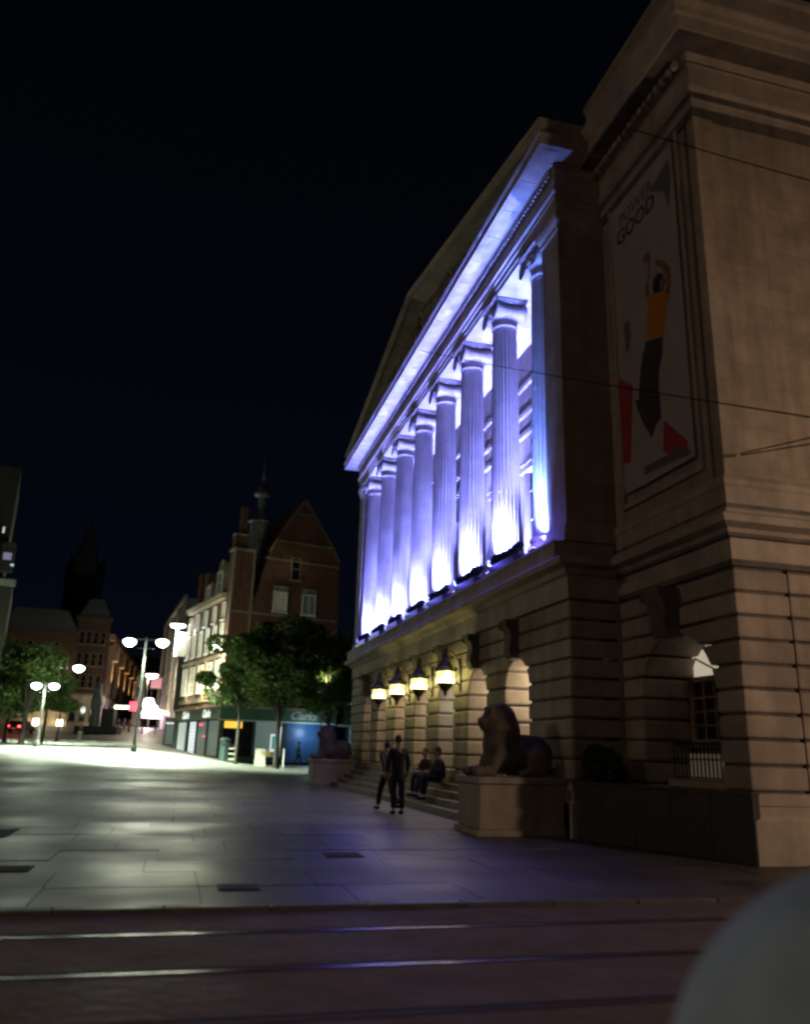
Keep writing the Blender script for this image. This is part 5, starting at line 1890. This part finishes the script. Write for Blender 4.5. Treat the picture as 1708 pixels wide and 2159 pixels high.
MB().add([(-2.0, 0, 1.4), (3.2, 0, 0.2), (3.2, -1.5, -0.1), (-2.0, -1.5, 1.1), (-2.0, 0, 1.3), (3.2, 0, 0.1), (3.2, -1.5, -0.2), (-2.0, -1.5, 1.0)],
         [(0, 3, 2, 1), (4, 5, 6, 7), (0, 1, 5, 4), (1, 2, 6, 5), (2, 3, 7, 6), (3, 0, 4, 7)]).build('canvas', M['e_canopy'], t)
MB().tube([(3.0, -1.4, -0.2), (3.0, -1.4, -3.0)], 0.06).build('post', M['pole'], t)
t = thing('gold_shopfront', 'small warm-lit shopfront at the foot of the brick side wall', 'shop', (*site(366, 96), ground_z(*site(366, 96)) - 0.3), 0.0)
MB().box(-1.2, 0.6, 0, 3, 0, 3.4).build('wall', M['trim'], t)
MB().box(-1.0, 0.4, -0.05, 0.0, 0.5, 2.6).build('shop_window', M['e_shop'], t)
MB().box(-1.1, -0.2, -0.12, -0.06, 2.7, 2.9).build('strip_light', M['e_poster'], t)
# passers far away in the street
for i, (xx, D, lb) in enumerate(((244, 120, 'tiny far pedestrian before the white arches, left of three'), (257, 121, 'tiny far pedestrian before the white arches, middle of three'),
                                 (268, 119, 'tiny far pedestrian before the white arches, right of three'), (324, 118, 'tiny far pedestrian below the neon sign'))):
    a, b = site(xx, D)
    person((a, b, ground_z(a, b)), radians(30 * i), lb, POSE_STAND, ('cloth_black', 'cloth_navy', 'cloth_brown', 'cloth_black')[i], 'cloth_black', 'short', 1.0, group='pedestrians far up the side street')

# monument / planter blocks on the square
t = thing('stone_monument', 'dark square monument plinth with a worn stone bust far across the square', 'monument', (*site(203, 112), ground_z(*site(203, 112))), -0.2)
MB().box(-2.8, 2.8, -1.2, 1.2, 0, 0.9).build('base', M['granite'], t, bevel=0.03)
MB().box(0.4, 2.0, -0.8, 0.8, 0.9, 3.2).build('plinth', M['granite'], t, bevel=0.03)
bm_ = MB()
bm_.lathe([(0.7, 0.9), (0.6, 2.6), (0.85, 4.0), (0.6, 5.2), (0.3, 6.0)], 10, (-0.6, 0, 0))
bm_.ell((-0.6, 0, 6.1), (0.5, 0.5, 0.6))
bm_.build('statue', M['grey'], t)

# parked car with tail lights
def car(loc, rz, label):
    t = thing('parked_car', label, 'car', loc, rz)
    b = MB()
    prof = [(-2.1, 0.35), (-2.15, 0.8), (-2.0, 0.95), (-1.75, 1.35), (-1.3, 1.48), (0.1, 1.48), (0.85, 1.0), (2.0, 0.85), (2.12, 0.6), (2.1, 0.35)]
    b.prism([(p[0], p[1]) for p in prof], 1, -0.85, 0.85)
    b.build('body', M['carpaint'], t, bevel=0.05, seg=2)
    g_ = MB()
    g_.add([(-2.02, -0.68, 1.0), (-2.02, 0.68, 1.0), (-1.80, 0.6, 1.34), (-1.80, -0.6, 1.34)], [(0, 1, 2, 3)])
    g_.build('rear_window', M['glass'], t)
    for s in (-1, 1):
        MB().box(-1.2, 0.2, s * 0.856 - 0.004, s * 0.856 + 0.004, 1.0, 1.36).build('side_window', M['glass'], t)
        MB().box(-2.2, -2.12, s * 0.68 - 0.13, s * 0.68 + 0.13, 0.72, 0.9).build('tail_light', M['e_red'], t)
        light('POINT', (-2.45, s * 0.68, 0.8), 14, (1.0, 0.05, 0.04), t, 0.08, name='tail_glow')
        for xw in (-1.3, 1.35):
            wl = MB()
            wl.lathe([(0.33, s * 0.7 - 0.1), (0.33, s * 0.7 + 0.14)], 16, (xw, 0, 0.33), axis=1)
            w_o = wl.build('wheel', M['rubber'], t)
            MB().lathe([(0.19, s * 0.86 - 0.03), (0.19, s * 0.86 + 0.01)], 12, (xw, 0, 0.33), axis=1).build('rim', M['grey'], w_o)
    MB().box(-2.19, -2.14, -0.26, 0.26, 0.5, 0.62).build('number_plate', M['white'], t)
    return t


a, b = site(41, 104)
car((a, b, ground_z(a, b)), radians(75), 'dark parked car behind the left trees showing two red tail lights')

# ------------------------------------------------------------------ foreground bollard and off-frame street lamp
t = thing('concrete_bollard', 'large out-of-focus blue-grey rounded bollard filling the bottom right corner', 'bollard', (1.31, 1.30, 0))
MB().lathe([(0.46, 0.0), (0.46, 0.85)] + [(0.46 * cos(pi / 2 * k / 12), 0.87 + 0.46 * sin(pi / 2 * k / 12)) for k in range(1, 12)] + [(0.0, 1.33)], 56).build('shaft', M['bluegrey'], t, smooth=True)

t = thing('corner_street_lamp', 'warm sodium street lamp standing out of view at the street corner', 'street lamp', (15.5, 1.5, 0))
MB().lathe([(0.16, 0), (0.12, 1), (0.07, 5.6)], 12).build('post', M['pole'], t)
MB().box(-1.3, 0, -0.05, 0.05, 5.55, 5.62).build('arm', M['pole'], t)
MB().box(-1.7, -1.1, -0.16, 0.16, 5.5, 5.65).build('lamp_head', M['pole'], t)
MB().box(-1.65, -1.15, -0.13, 0.13, 5.47, 5.5).build('diffuser', M['e_lampwarm'], t)
light('POINT', (-1.4, 0, 5.3), 1900, (1.0, 0.67, 0.47), t, 0.2)
t = thing('fill_lamp', 'weak warm fill lamp added out of view behind the camera', 'street lamp', (-7.0, -9.0, 0))  # added fill that lifts the dark portico return and the foreground
MB().lathe([(0.14, 0), (0.1, 1), (0.06, 8)], 12).build('post', M['pole'], t)  # post of the added fill lamp
MB().box(-0.3, 0.3, -0.16, 0.16, 8.0, 8.15).build('lamp_head', M['pole'], t)
light('POINT', (0, 0, 7.8), 900, (1.0, 0.70, 0.48), t, 0.2)
t = thing('tall_street_lamp', 'warm tall street lamp standing out of view to the left', 'street lamp', (-27.0, 15.0, 0))
MB().lathe([(0.16, 0), (0.12, 1), (0.07, 13.2)], 12).build('post', M['pole'], t)
MB().box(-0.3, 0.3, -0.16, 0.16, 13.2, 13.35).build('lamp_head', M['pole'], t)
MB().box(-0.25, 0.25, -0.13, 0.13, 13.17, 13.2).build('diffuser', M['e_lampwarm'], t)
light('POINT', (0, 0, 13.0), 3600, (1.0, 0.72, 0.50), t, 0.2)
